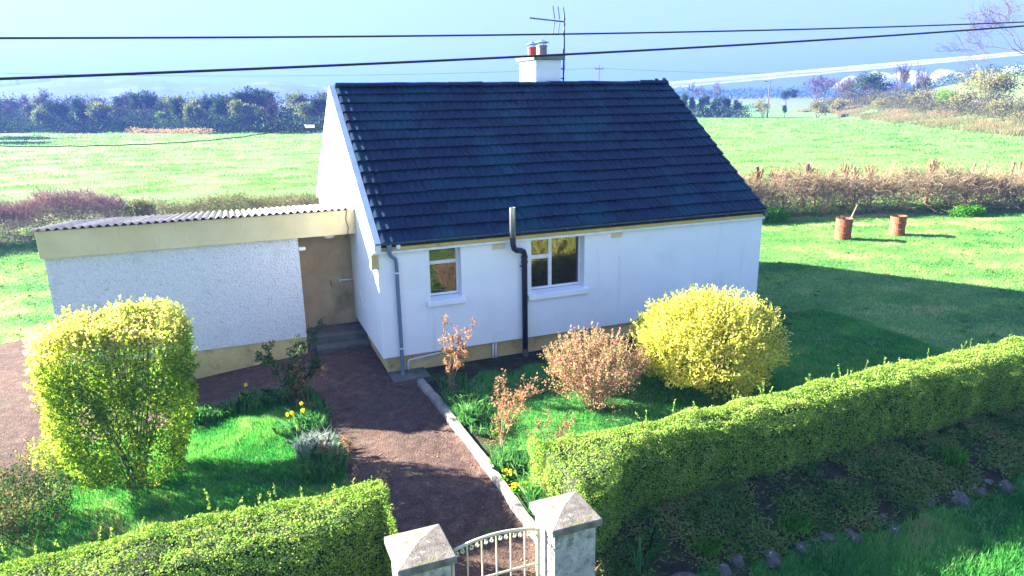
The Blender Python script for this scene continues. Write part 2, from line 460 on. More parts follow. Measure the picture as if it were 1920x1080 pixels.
NX = np.arange(-16.0, 26.01, 0.2); NY = np.arange(-11.0, 20.01, 0.2)
def outward(a, lim, k=1.115, st=0.25):
    o = []; v = a; s = st
    while abs(v - a) < lim: s *= k; v += s; o.append(v)
    return np.array(o)
GX = np.concatenate([-16 - np.minimum(outward(0, 1500), 1580), NX, 26 + np.minimum(outward(0, 1150), 1200)]); GX.sort()
GY = np.concatenate([-11 - np.minimum(outward(0, 110), 115), NY, 20 + np.minimum(outward(0, 3300), 3440)]); GY.sort()
_gx, _gy = np.meshgrid(GX, GY)
_GZ = gz0(_gx, _gy)
def gz(x, y):
    """height of the ground mesh itself (bilinear on its grid)"""
    x = np.asarray(x, float); y = np.asarray(y, float)
    i = np.clip(np.searchsorted(GX, x) - 1, 0, len(GX) - 2); j = np.clip(np.searchsorted(GY, y) - 1, 0, len(GY) - 2)
    tx = (x - GX[i]) / (GX[i + 1] - GX[i]); ty = (y - GY[j]) / (GY[j + 1] - GY[j])
    return (_GZ[j, i] * (1 - tx) * (1 - ty) + _GZ[j, i + 1] * tx * (1 - ty) + _GZ[j + 1, i] * (1 - tx) * ty + _GZ[j + 1, i + 1] * tx * ty)
def g1(x, y): return float(gz(np.array([x]), np.array([y]))[0])

def ground_mat():
    m, nt, N, L = _new('pasture')
    out = N.new('ShaderNodeOutputMaterial'); bs = N.new('ShaderNodeBsdfPrincipled')
    ge = N.new('ShaderNodeNewGeometry'); P = ge.outputs['Position']
    n1 = noise_node(N, L, P, 0.35, 6, 0.7)
    r1 = ramp(N, [(0.30, (0.065, 0.150, 0.040)), (0.50, (0.105, 0.205, 0.060)), (0.72, (0.160, 0.255, 0.085))]); L.new(n1.outputs[0], r1.inputs[0])
    # small tussock texture
    n2 = noise_node(N, L, P, 2.6, 5, 0.75)
    r2 = ramp(N, [(0.32, (0.55, 0.60, 0.5)), (0.5, (1, 1, 1)), (0.7, (1.2, 1.12, 1.1))]); L.new(n2.outputs[0], r2.inputs[0])
    mx = N.new('ShaderNodeMix'); mx.data_type = 'RGBA'; mx.blend_type = 'MULTIPLY'; mx.inputs[0].default_value = 0.8
    L.new(r1.outputs[0], mx.inputs[6]); L.new(r2.outputs[0], mx.inputs[7])
    # far countryside: fields of different greens and browns
    vo = N.new('ShaderNodeTexVoronoi'); vo.inputs['Scale'].default_value = 0.0065; vo.inputs['Randomness'].default_value = 0.8
    mp = N.new('ShaderNodeMapping'); mp.inputs['Scale'].default_value = (1, 0.55, 1); mp.inputs['Rotation'].default_value = (0, 0, 0.4)
    L.new(P, mp.inputs[0]); L.new(mp.outputs[0], vo.inputs['Vector'])
    sx = N.new('ShaderNodeSeparateColor'); L.new(vo.outputs['Color'], sx.inputs[0])
    rf = ramp(N, [(0.0, (0.09, 0.19, 0.04)), (0.35, (0.06, 0.14, 0.03)), (0.6, (0.13, 0.17, 0.06)), (0.85, (0.16, 0.13, 0.07))], 'CONSTANT'); L.new(sx.outputs[0], rf.inputs[0])
    ln = N.new('ShaderNodeVectorMath'); ln.operation = 'LENGTH'; L.new(P, ln.inputs[0])
    mr = N.new('ShaderNodeMapRange'); mr.inputs[1].default_value = 230; mr.inputs[2].default_value = 280; L.new(ln.outputs['Value'], mr.inputs[0])
    mx2 = N.new('ShaderNodeMix'); mx2.data_type = 'RGBA'; L.new(mr.outputs[0], mx2.inputs[0]); L.new(mx.outputs[2], mx2.inputs[6]); L.new(rf.outputs[0], mx2.inputs[7])
    # rough dry grass on the bank to the right:  s > 0
    dt = N.new('ShaderNodeVectorMath'); dt.operation = 'DOT_PRODUCT'; L.new(P, dt.inputs[0]); dt.inputs[1].default_value = (BN[0], BN[1], 0)
    nb = noise_node(N, L, P, 0.12, 4, 0.6)
    ma = N.new('ShaderNodeMath'); ma.operation = 'MULTIPLY_ADD'; ma.inputs[1].default_value = 10; L.new(nb.outputs[0], ma.inputs[0]); L.new(dt.outputs['Value'], ma.inputs[2])
    mr2 = N.new('ShaderNodeMapRange'); s0 = BC[0] * BN[0] + BC[1] * BN[1]; mr2.inputs[1].default_value = s0 + 3.5; mr2.inputs[2].default_value = s0 + 7; L.new(ma.outputs[0], mr2.inputs[0])
    rb = ramp(N, [(0.3, (0.07, 0.13, 0.04)), (0.5, (0.12, 0.165, 0.06)), (0.7, (0.17, 0.165, 0.08))]); nb2 = noise_node(N, L, P, 0.5, 5, 0.7); L.new(nb2.outputs[0], rb.inputs[0])
    mx3 = N.new('ShaderNodeMix'); mx3.data_type = 'RGBA'; L.new(mr2.outputs[0], mx3.inputs[0]); L.new(mx2.outputs[2], mx3.inputs[6]); L.new(rb.outputs[0], mx3.inputs[7])
    L.new(mx3.outputs[2], bs.inputs['Base Color']); bs.inputs['Roughness'].default_value = 0.9; bs.inputs['Specular IOR Level'].default_value = 0.15
    nb3 = noise_node(N, L, P, 3.5, 5, 0.75)
    b = N.new('ShaderNodeBump'); b.inputs['Strength'].default_value = 0.8; b.inputs['Distance'].default_value = 0.10
    L.new(nb3.outputs[0], b.inputs['Height']); L.new(b.outputs[0], bs.inputs['Normal'])
    L.new(bs.outputs[0], out.inputs[0])
    return m
M['ground'] = ground_mat()

def build_ground():
    ny, nx = _gx.shape
    V = np.stack([_gx.ravel(), _gy.ravel(), _GZ.ravel()], 1)
    i, j = np.meshgrid(np.arange(nx - 1), np.arange(ny - 1)); i = i.ravel(); j = j.ravel()
    F = np.stack([j * nx + i, j * nx + i + 1, (j + 1) * nx + i + 1, (j + 1) * nx + i], 1)
    tag(link('ground', np_mesh('ground', V, F, smooth=True), M['ground']), kind='structure')
build_ground()

def sheet(name, inside, x0, x1, y0, y1, dz, mat, step=0.1, kind='structure'):
    xs = np.arange(x0, x1 + step * .5, step); ys = np.arange(y0, y1 + step * .5, step)
    X, Y = np.meshgrid(xs, ys); nx = len(xs)
    Z = gz(X, Y) + dz
    cx = (X[:-1, :-1] + step / 2); cyy = (Y[:-1, :-1] + step / 2)
    keep = inside(cx, cyy).ravel()
    i, j = np.meshgrid(np.arange(nx - 1), np.arange(len(ys) - 1)); i = i.ravel()[keep]; j = j.ravel()[keep]
    F = np.stack([j * nx + i, j * nx + i + 1, (j + 1) * nx + i + 1, (j + 1) * nx + i], 1)
    used, inv = np.unique(F, return_inverse=True)
    V = np.stack([X.ravel(), Y.ravel(), Z.ravel()], 1)[used]
    return tag(link(name, np_mesh(name, V, inv.reshape(-1, 4), smooth=True), mat), kind=kind)

M['tarmac'] = surf('old_red_tarmac', [(0.3, (0.056, 0.035, 0.028)), (0.5, (0.086, 0.054, 0.042)), (0.7, (0.135, 0.090, 0.070))], scale=5.0, rough=0.95, spec=0.15, world_space=True,
    bump=1.0, bump_scale=45, bump_dist=0.03, grain=(48.0, 0.55),
    overlay=[(0.9, 0.56, 0.72, (0.125, 0.074, 0.052), (1, 1, 1)), (0.5, 0.55, 0.7, (0.075, 0.06, 0.045), (1, 1, 1)), (2.6, 0.60, 0.70, (0.085, 0.085, 0.03), (1, 1, 1)), (22.0, 0.66, 0.70, (0.28, 0.20, 0.16), (1, 1, 1))])
M['soil'] = surf('garden_soil', [(0.3, (0.018, 0.017, 0.010)), (0.7, (0.050, 0.043, 0.028))], scale=6, rough=0.98, spec=0.1, bump=1.0, bump_scale=22, bump_dist=0.05, world_space=True,
    overlay=[(3.0, 0.46, 0.60, (0.035, 0.07, 0.018), (1, 1, 1)), (14.0, 0.66, 0.72, (0.12, 0.08, 0.05), (1, 1, 1))])
M['lane'] = surf('lane_asphalt', [(0.3, (0.04, 0.04, 0.042)), (0.7, (0.065, 0.064, 0.062))], scale=3, rough=0.9, world_space=True)

def in_path(x, y):
    w = (fbm(x * 3, y * 3, 5, 2) - 0.5) * 0.16
    main = (x > -1.24 + w) & (x < 0.52) & (y < 2.3) & (y > -8.6)
    yard = (x < -1.0) & (x > -15) & (y < 2.3) & (y > 0.02 + w + 0.10 * np.clip(-1.8 - x, 0, 1.2))
    west = (x < -5.62 + 2 * w) & (x > -15) & (y < 6.9 + 3 * w) & (y > -1.2 + 4 * w)
    pad = (x > 0.5) & (x < 0.75 + w) & (y > -0.5) & (y < 0.05)
    return main | yard | west | pad
sheet('path', in_path, -15.0, 0.8, -8.6, 7.2, 0.012, M['tarmac'], 0.07)
def in_bed(x, y):
    w = (fbm(x * 2.2, y * 2.2, 9, 3) - 0.5) * 0.9
    house_bed = (y > -0.95 + w * 0.8) & (y < 0.1) & (x > 0.55) & (x < 9.3)
    kerb_bed = (x > 0.6) & (x < 0.92 + w * 0.6) & (y < -0.3) & (y > -6.6)
    return house_bed | kerb_bed
sheet('flower_bed', in_bed, 0.5, 9.4, -6.8, 0.2, 0.012, M['soil'], 0.05)
def in_bank(x, y):
    w = (fbm(x * 1.8, y * 1.8, 4, 3) - 0.5) * 0.5
    return (x > 0.7) & (x < 18) & (y < -5.6) & (y > -7.05 + w)
sheet('bank', in_bank, 0.7, 18, -7.6, -5.4, 0.012, M['soil'], 0.05)
sheet('lane', lambda x, y: x > -99, -40, 40, -15.0, -11.6, 0.03, M['lane'], 0.5)

# distant hills to the left
def hill(name, prof, depth, mat, seed):
    pts = np.array(prof, float)
    t = np.linspace(0, 1, 160); tt = np.linspace(0, 1, len(pts))
    X = np.interp(t, tt, pts[:, 0]); Y = np.interp(t, tt, pts[:, 1]); Z = np.interp(t, tt, pts[:, 2])
    Z = np.convolve(np.pad(Z, 5, 'edge'), np.ones(11) / 11, 'valid') + (fbm(t * 40, t * 0 + seed, 0, 3) - 0.5) * 3.0
    d = unit(np.stack([X, Y], 1))
    K = np.linspace(-1, 1, 25)
    V = []
    for k in K:
        h = (math.cos(k * math.pi) + 1) / 2 if k < 0 else 1 - 0.4 * k
        n = (fbm(t * 30, t * 0 + k * 6, seed, 3) - 0.5) * 7 * (1 - abs(k)) * (k != 0)
        V.append(np.stack([X + d[:, 0] * k * depth, Y + d[:, 1] * k * depth, Z * h + n * (abs(k) > .03) - 2.0], 1))
    nx = len(t); V = np.concatenate(V)
    i, j = np.meshgrid(np.arange(nx - 1), np.arange(len(K) - 1)); i = i.ravel(); j = j.ravel()
    F = np.stack([j * nx + i, j * nx + i + 1, (j + 1) * nx + i + 1, (j + 1) * nx + i], 1)
    tag(link(name, np_mesh(name, V, F, smooth=True), mat), kind='structure')
M['hill'] = surf('hill_fields', [(0.35, (0.018, 0.028, 0.02)), (0.52, (0.03, 0.045, 0.025)), (0.64, (0.13, 0.14, 0.09))], scale=0.012, rough=0.95, world_space=True, stretch=(1, 0.35, 4), detail=3)
hill('hills', [(-560, 1500, 10), (-430, 1535, 26), (-358, 1547, 34), (-311, 1557, 40), (-235, 1570, 49), (-128, 1582, 50), (-73, 1585, 42), (-4, 1587, 40), (77, 1585, 42), (139, 1580, 40), (203, 1573, 33), (246, 1567, 28), (334, 1551, 18), (430, 1530, 6)], 420, M['hill'], 3)
hill('mountains', [(-560, 1900, 44), (-515, 1910, 51), (-440, 1925, 57), (-400, 1930, 59), (-360, 1937, 61), (-320, 1943, 58), (-258, 1955, 54), (-170, 1965, 38), (-60, 1980, 12)], 200, M['hill'], 8)

# ------------------------------------------------------------------ the cottage
HL, HD, RY = 9.0, 8.16, 4.08
TAN = 0.6874
SLOPE = math.atan(TAN)
def roof_z(y): return 2.677 + TAN * (y + 0.094) if y <= RY else 2.677 + TAN * (2 * RY - y + 0.094)
cottage = thing('cottage', 'white rendered cottage with a dark tiled roof, chimney and two front windows', 'house', (0, 0, 0))

w = MB()
def front_piece(x0, x1, z0, z1): w.box(x0, x1, 0.0, 0.3, z0, z1)
Z0 = 0.375
front_piece(0, 1.0, Z0, 2.62)
front_piece(1.0, 1.64, Z0, 1.40); front_piece(1.0, 1.64, 2.46, 2.62)
front_piece(1.64, 3.14, Z0, 2.62)
front_piece(3.14, 4.36, Z0, 1.27); front_piece(3.14, 4.36, 2.46, 2.62)
front_piece(4.36, HL, Z0, 2.62)
w.prism([(0, 2.62), (0.3, 2.62), (0.3, 2.80)], 'x', 0, HL)
gable = [(0.3, Z0), (0.3, 2.80), (RY, 5.40), (HD - 0.3, 2.80), (HD - 0.3, Z0)]
w.prism(gable, 'x', 0, 0.3); w.prism(gable, 'x', HL - 0.3, HL)
w.box(0, HL, HD - 0.3, HD, Z0, 2.62)
w.prism([(HD, 2.62), (HD - 0.3, 2.62), (HD - 0.3, 2.80)], 'x', 0, HL)
w.build('wall', M['white_wall'], cottage)
p = MB()
p.box(0.11, HL - 0.11, 0.11, 0.28, -0.6, 0.375); p.box(0.11, 0.28, 0.28, HD - 0.28, -0.6, 0.375)
p.box(HL - 0.28, HL - 0.11, 0.28, HD - 0.28, -0.6, 0.375); p.box(0.11, HL - 0.11, HD - 0.28, HD - 0.11, -0.6, 0.375)
p.build('plinth', M['plinth'], cottage)
MB().box(0.3, HL - 0.3, 0.3, HD - 0.3, 0.30, 0.40).build('floor', M['room'], cottage)
MB().box(0.3, HL - 0.3, 1.8, 1.9, 0.40, 2.9).build('dark_backing', M['room'], cottage)  # added dark panel, keeps the room behind the panes from looking grey

# roof deck, tiles, ridge
def chev(off_t, off_b, y0=-0.094):
    y1 = 2 * RY - y0
    return [(y0, roof_z(y0) - off_t), (RY, roof_z(RY) - off_t), (y1, roof_z(y1) - off_t), (y1, roof_z(y1) - off_b), (RY, roof_z(RY) - off_b), (y0, roof_z(y0) - off_b)]
roof = MB().prism(chev(0.06, 0.14, -0.05), 'x', 0.075, HL - 0.035).build('roof', M['tile'], cottage)
MB().prism(chev(0.005, 0.17), 'x', -0.055, 0.072).build('verge_cap', M['mortar'], cottage)
MB().prism(chev(0.075, 0.17), 'x', HL - 0.032, HL + 0.02).build('verge_board', M['gutter'], cottage)
TW = (HL + 0.02 - 0.078) / 30.0
GAUGE = 5.055 / 15
def tile_mesh():
    nu = 13
    U = np.linspace(0.002, TW - 0.003, nu)
    Wv = 0.018 * (0.5 - 0.5 * np.cos(U / TW * 4 * math.pi)) ** 0.8
    V = []
    for (v, dz) in ((0.0, 0.042), (0.40, -0.006)):
        for u, ww in zip(U, Wv): V.append((u - TW / 2, v, ww + dz))
    for u, ww in zip(U, Wv): V.append((u - TW / 2, 0.002, ww + 0.006))
    F = [(i, i + 1, nu + i + 1, nu + i) for i in range(nu - 1)] + [(2 * nu + i, 2 * nu + i + 1, i + 1, i) for i in range(nu - 1)]
    V += [(U[0] - TW / 2, 0.40, -0.03), (U[-1] - TW / 2, 0.40, -0.03)]
    F += [(0, nu, 3 * nu, 2 * nu), (2 * nu - 1, nu - 1, 3 * nu - 1, 3 * nu + 1)]
    me = bpy.data.meshes.new('tile'); me.from_pydata(V, [], F); me.update()
    return me
tme = tile_mesh(); tme.materials.append(M['tile'])
def tile_place(r, c, back=False):
    v = 0.0 + r * GAUGE
    sag = (fbm(np.array([c * 0.16]), np.array([r * 0.25]), 1.0, 2)[0] - 0.5) * 0.06
    y = -0.094 + v * math.cos(SLOPE) + random.uniform(-.005, .005)
    z = 2.677 - 0.024 + (v) * math.sin(SLOPE) + sag + random.uniform(-.003, .003)
    x = 0.078 + (c + 0.5) * TW
    e = (SLOPE + random.uniform(-.014, .014), random.uniform(-.018, .018), random.uniform(-.012, .012))
    mt = Matrix.Translation((x, y, z)) @ Matrix.Rotation(e[0], 4, 'X') @ Matrix.Rotation(e[1], 4, 'Y') @ Matrix.Rotation(e[2], 4, 'Z')
    if back: mt = Matrix.Translation((0, 2 * RY, 0)) @ Matrix.Diagonal((1, -1, 1, 1)) @ mt
    return mt
restV, restF = [], []
tv = np.array([v.co[:] for v in tme.vertices]); tf = [tuple(q.vertices) for q in tme.polygons]
for back in (False, True):
    for r in range(15):
        for c in range(30):
            mt = tile_place(r, c, back)
            if not back and r < 10:
                o = link('tile', tme, None, roof); o.matrix_local = mt
            else:
                A = np.array(mt); q = tv @ A[:3, :3].T + A[:3, 3]; b = len(restV) * len(tv)
                restV.append(q); restF += [tuple(i + b for i in (f if not back else f[::-1])) for f in tf]
me = bpy.data.meshes.new('upper_tiles'); me.from_pydata(np.concatenate(restV).tolist(), [], restF); me.update()
tag(link('upper_tiles', me, M['tile'], roof), kind='stuff')
rt = MB()
prof = [(math.cos(t), math.sin(t)) for t in np.linspace(0.15, math.pi - 0.15, 9)]
out_ = [(a * 0.125, b * 0.095) for a, b in prof]; in_ = [(a * 0.105, b * 0.075) for a, b in prof][::-1]
rt.prism(out_ + in_, 'x', 0.004, 0.440)
rme = rt.mesh('ridge_tile'); rme.materials.append(M['tile'])
for k in range(20):
    o = link('ridge_tile', rme, None, roof)
    o.location = (0.08 + k * 0.4435, RY + random.uniform(-.008, .008), roof_z(RY) - 0.030 + random.uniform(-.008, .008) + (0.02 if k > 17 else 0))
    o.rotation_euler = (random.uniform(-.03, .03), random.uniform(-.02, .02), random.uniform(-.015, .015))
for (x, dz) in ((8.62, 0.045), (8.86, 0.06)):   # broken mortar lumps left at the far end of the ridge
    MB().lathe([(0.0, 0.07), (0.06, 0.05), (0.08, 0.0), (0.0, -0.02)], (x, RY, roof_z(RY) + dz + 0.015), 7).build('ridge_mortar', M['tile'], roof)

# eaves
MB().box(-0.10, HL + 0.02, -0.062, -0.002, 2.448, 2.496).build('eaves_strip', M['white_pvc'], cottage, 0.006)
MB().box(-0.03, HL + 0.02, -0.035, -0.002, 2.498, 2.640).build('fascia', M['yellow_fascia'], cottage)
ga = np.linspace(math.pi, 2 * math.pi, 9)
gut = [(-0.082 + 0.042 * math.cos(t), 2.668 + 0.038 * math.sin(t)) for t in ga] + [(-0.082 + 0.037 * math.cos(t), 2.669 + 0.031 * math.sin(t)) for t in ga[::-1]]
gutter = MB().prism(gut, 'x', -0.03, HL + 0.05).build('gutter', M['gutter'], cottage)
for x in np.arange(0.9, 9, 1.0):
    MB().box(x - .012, x + .012, -0.125, -0.036, 2.617, 2.627).build('gutter_bracket', M['gutter'], gutter)
MB().box(-0.115, 0.025, -0.03, 0.13, 2.16, 2.45).build('eaves_box', M['plinth'], cottage, 0.006)
for x in (2.43, 5.13):
    MB().box(x - 0.13, x + 0.13, -0.018, -0.001, 2.33, 2.43).build('vent_cover', M['cream'], cottage, 0.004)
# downpipe
dp = MB().tube([(0.22, -0.115, 2.60), (0.22, -0.115, 2.47), (0.24, -0.11, 2.42), (0.33, -0.075, 2.34), (0.345, -0.07, 2.27), (0.355, -0.07, 0.12), (0.35, -0.09, 0.05), (0.33, -0.16, 0.02)], 0.037, 10).build('downpipe', M['downpipe'], cottage, smooth=True)
MB().lathe([(0.05, 0), (0.05, 0.12)], (0.22, -0.115, 2.52), 10).build('outlet', M['downpipe'], dp)
for z in (2.06, 0.55):
    MB().lathe([(0.039, 0), (0.043, 0), (0.043, 0.028), (0.039, 0.028)], (0.35, -0.07, z), 12).build('pipe_clip', M['white_pvc'], dp)
MB().box(0.36, 0.44, -0.10, -0.036, 2.53, 2.61).build('junction_box', M['white_pvc'], cottage, 0.01)
MB().tube([(0.50, 0.06, -0.05), (0.50, 0.06, 0.22), (0.53, 0.06, 0.255), (1.05, 0.06, 0.30), (1.3, 0.07, 0.31)], 0.022, 8).build('waste_pipe', M['white_pvc'], cottage, smooth=True)
for x in (2.30, 2.36):
    MB().tube([(x, 0.075, -0.05), (x, 0.075, 0.375)], 0.022, 8).build('waste_pipe', M['white_pvc'], cottage, smooth=True)
# black soil pipe with a steel top, offset round the eaves
sp = MB().tube([(2.96, -0.075, 0.16), (2.96, -0.075, 2.10), (2.955, -0.085, 2.18), (2.92, -0.12, 2.25), (2.84, -0.16, 2.29), (2.74, -0.20, 2.31), (2.67, -0.235, 2.36), (2.645, -0.25, 2.44), (2.64, -0.25, 2.60)], 0.057, 14).build('soil_pipe', M['black_pipe'], cottage, smooth=True)
MB().lathe([(0.057, 0.6), (0.05, 0.6), (0.05, 0.0), (0.057, 0.0), (0.057, 0.6)], (2.64, -0.25, 2.58), 14).build('pipe_end', M['steel'], sp, smooth=True)
for z in (2.0, 2.10): MB().lathe([(0.058, 0), (0.067, 0.004), (0.067, 0.05), (0.058, 0.054)], (2.96, -0.075, z), 14).build('pipe_collar', M['black_pipe'], sp)
MB().box(2.88, 2.90, -0.09, -0.001, 1.93, 1.95).build('pipe_clip', M['black_pipe'], sp)
MB().lathe([(0.06, 0), (0.065, 0.01), (0.06, 0.17)], (2.96, -0.075, 0.0), 12).build('pipe_shoe', M['stone'], sp)

# windows
def window(x0, x1, z0, z1, bars, panes, sill):
    fy0, fy1 = 0.165, 0.225
    f = MB(); t = 0.05
    f.box(x0, x1, fy0, fy1, z0, z0 + t); f.box(x0, x1, fy0, fy1, z1 - t, z1)
    f.box(x0, x0 + t, fy0, fy1, z0 + t, z1 - t); f.box(x1 - t, x1, fy0, fy1, z0 + t, z1 - t)
    for (a, b, c, d) in bars: f.box(a, b, fy0 + 0.004, fy1 - 0.004, c, d)
    win = f.build('window', M['frame'], cottage, 0.006)
    for (a, b, c, d) in panes:
        MB().box(a, b, 0.19, 0.198, c, d).build('pane', M['glass'], win)
    x2, x3, zf, zb = sill
    MB().prism([(-0.075, zf - 0.10), (-0.075, zf), (0.164, zb), (0.164, zb - 0.10)], 'x', x2, x3).build('sill', M['white_wall'], win, 0.008)
    return win
window(1.002, 1.638, 1.475, 2.458, [(1.052, 1.588, 2.11, 2.18)],
       [(1.052, 1.588, 2.18, 2.408), (1.052, 1.588, 1.525, 2.11)], (0.92, 1.71, 1.42, 1.472))
window(3.142, 4.358, 1.352, 2.458, [(3.60, 3.68, 1.402, 2.408), (3.192, 3.60, 2.00, 2.09)],
       [(3.192, 3.60, 2.09, 2.408), (3.192, 3.60, 1.402, 2.00), (3.68, 4.308, 1.402, 2.408)], (3.05, 4.46, 1.295, 1.349))

# chimney
ch = MB().box(5.14, 5.86, 4.25, 5.30, 4.6, 6.14).build('chimney', M['white_wall'], cottage, 0.01)
MB().box(5.06, 5.94, 4.17, 5.38, 6.142, 6.24).build('chimney_slab', M['slab'], ch, 0.01)
MB().box(5.125, 5.875, 4.235, 5.315, 5.97, 5.985).build('chimney_band', M['white_wall'], ch)
def pot(x, y, r, h, mat):
    MB().lathe([(r * 1.05, 0), (r * 1.05, 0.03), (r, 0.05), (r * .97, h - .05), (r * 1.06, h - .04), (r * 1.06, h), (r * .8, h), (r * .8, 0.1)], (x, y, 6.24), 16).build('chimney_pot', mat, ch, smooth=False)
    cw = MB(); cw.lathe([(0.0, h + 0.15), (r * 1.42, h + 0.065), (r * 1.42, h + 0.055), (0.0, h + 0.12)], (x, y, 6.24), 16)
    for k in range(3):
        a = k * 2.1 + 0.4; cw.tube([(x + r * math.cos(a), y + r * math.sin(a), 6.24 + h - 0.02), (x + r * math.cos(a), y + r * math.sin(a), 6.24 + h + 0.085)], 0.01, 5)
    cw.build('chimney_cowl', M['downpipe'], ch)
pot(5.47, 4.60, 0.135, 0.27, M['terracotta_buff']); pot(5.36, 4.98, 0.11, 0.25, M['terracotta_red'])

# cable stub and loop on the gable
MB().tube([(-0.012, 2.05, 1.23), (-0.03, 1.98, 1.20), (-0.02, 1.80, 1.08), (-0.02, 1.66, 1.00), (-0.015, 1.55, 0.96), (-0.02, 1.50, 0.99)], 0.009, 5).build('loose_cable', M['white_pvc'], cottage)
MB().tube([(-0.015, 5.6, 4.15), (-0.015, 4.6, 3.9), (-0.015, 3.6, 3.3), (-0.015, 3.2, 3.02)], 0.006, 5).build('gable_cable', M['steel'], cottage)

# ------------------------------------------------------------------ TV aerial
aer = thing('tv_aerial', 'black TV aerial on a tall mast strapped beside the white chimney', 'aerial', (5.97, 4.35, 5.45))
MB().tube([(0, 0, 0.05), (0.015, 0, 1.83)], 0.022, 8).build('mast', M['dark_metal'], aer)
MB().tube([(0.012, 0, 1.62), (-0.90, 0.10, 1.70)], 0.018, 6).build('boom', M['dark_metal'], aer)
for k in range(7):
    x = -0.84 + k * 0.085; zz = 1.62 + 0.08 * (-x / 0.9)
    MB().tube([(x, 0.10 * (-x / .9) - 0.09, zz), (x, 0.10 * (-x / .9) + 0.09, zz)], 0.010, 5).build('director', M['dark_metal'], aer)
for x in (-0.28, -0.14, 0.01):
    zz = 1.62 + 0.08 * (-x / 0.9)
    MB().tube([(x - 0.05, -0.06, zz + 0.34), (x + 0.03, 0.0, zz + 0.04)], 0.013, 5).build('reflector_rod', M['dark_metal'], aer)
    MB().tube([(x + 0.03, 0.0, zz - 0.04), (x - 0.06, -0.06, zz - 0.36)], 0.013, 5).build('reflector_rod', M['dark_metal'], aer)
MB().box(-0.14, 0.03, -0.02, 0.02, 0.46, 0.49).box(-0.14, 0.03, -0.02, 0.02, 0.22, 0.25).build('bracket', M['dark_metal'], aer)
MB().tube([(0.03, 0.0, 1.5), (0.035, -0.02, 0.6), (0.0, -0.03, 0.3), (-0.05, -0.03, 0.08)], 0.007, 5).build('aerial_lead', M['cable'], aer)

# ------------------------------------------------------------------ the lean-to shed
SX, SY = -5.73, 2.2
shed = thing('shed', 'long pebble-dashed shed with a corrugated roof joined to the cottage gable', 'shed', (0, 0, 0))
MB().box(SX, -1.2, SY, SY + 0.2, 0.30, 2.479).box(SX, SX + 0.2, SY + 0.2, 6.2, 0.30, 2.48).box(SX + .2, -0.003, 6.0, 6.2, 0.3, 2.48).build('wall', M['pebbledash'], shed)
MB().box(SX + 0.02, -1.205, SY + 0.02, SY + 0.19, -0.9, 0.299).box(SX + .02, SX + .19, SY + .19, 6.18, -0.9, 0.299).build('plinth', M['plinth'], shed)
MB().box(-1.2, -0.003, 3.02, 3.12, 0.1, 2.479).box(-1.398, -1.2, SY + 0.201, 3.12, 0.1, 2.479).build('recess_wall', M['tan_wall'], shed)
MB().prism([(3.02, 0.25), (3.02, 2.46), (3.0, 2.46), (3.0, 0.25)], 'x', -1.15, -0.06).build('door', M['tan_wall'], shed, 0.004)
MB().box(SX + .2, -0.003, SY + 0.2, 6.0, 2.482, 2.53).build('ceiling', M['tan_wall'], shed)
MB().box(SX - 0.05, -0.004, SY - 0.085, SY - 0.002, 2.482, 2.995).build('fascia_board', M['cream'], shed, 0.004)
MB().prism([(SY, 2.54), (6.2, 2.54), (SY, 2.96)], 'x', SX + 0.001, SX + 0.15).build('end_wall', M['pebbledash'], shed)
ys0, ys1, zs0, zs1 = SY - 0.16, 6.35, 3.035, 2.545
NW = 42; W0, W1 = SX - 0.10, -0.065
wl_ = (W1 - W0) / NW
for s_ in range(7):
    xs = np.linspace(W0 + s_ * 6 * wl_, W0 + (s_ + 1) * 6 * wl_ + 0.01, 6 * 8 + 1)
    h = 0.026 * np.cos((xs - W0) / wl_ * 2 * math.pi) + (s_ % 2) * 0.004
    n = len(xs); V, F = [], []
    for (yy, zz) in ((ys0, zs0), (ys1, zs1)):
        for dz in (0.0, -0.008):
            for a, b in zip(xs, h): V.append((a, yy, zz + b + dz))
    for i in range(n - 1):
        F += [(i, i + 1, 2 * n + i + 1, 2 * n + i), (3 * n + i, 3 * n + i + 1, n + i + 1, n + i), (n + i, n + i + 1, i + 1, i), (2 * n + i, 2 * n + i + 1, 3 * n + i + 1, 3 * n + i)]
    F += [(0, 2 * n, 3 * n, n), (n - 1, 2 * n - 1, 4 * n - 1, 3 * n - 1)]
    me = bpy.data.meshes.new('corrugated_sheet'); me.from_pydata(V, [], F); me.update()
    link('corrugated_sheet', me, M['asbestos'], shed)
MB().box(-1.19, 0.108, SY + 0.04, 3.0, -0.5, 0.25).build('step', M['concrete_dark'], shed, 0.02)
MB().box(-1.02, 0.106, SY - 0.30, SY + 0.038, -0.5, 0.08).build('step', M['concrete_dark'], shed, 0.02)
bolt = MB().tube([(-0.30, 2.96, 1.28), (-0.008, 2.96, 1.28)], 0.022, 8).build('door_bolt', M['steel'], shed)
MB().box(-0.34, -0.28, 2.93, 2.999, 1.24, 1.32).build('bolt_keeper', M['steel'], bolt)
MB().lathe([(0.0, -0.075), (0.09, -0.06), (0.13, -0.02), (0.13, 0.03)], (-0.55, 2.33, 2.46), 16).build('lamp', M['white_pvc'], shed, smooth=True)
MB().box(-1.199, -1.06, SY - 0.03, SY + 0.06, 2.20, 2.27).build('pipe_stub', M['white_pvc'], shed, 0.015)
MB().tube([(-0.17, 2.105, 2.98), (-0.20, 2.10, 2.8), (-0.16, 2.10, 2.62), (-0.19, 2.10, 2.47), (-0.25, 2.15, 2.40)], 0.008, 5).build('cable', M['dark_metal'], shed)
# concrete pad at the foot of the downpipe
pad = tag(MB().box(0.09, 0.82, -0.42, 0.108, -0.2, 0.045).build('drain_slab', M['concrete_dark'], None, 0.015), 'dark damp concrete slab under the downpipe at the cottage corner', 'slab')

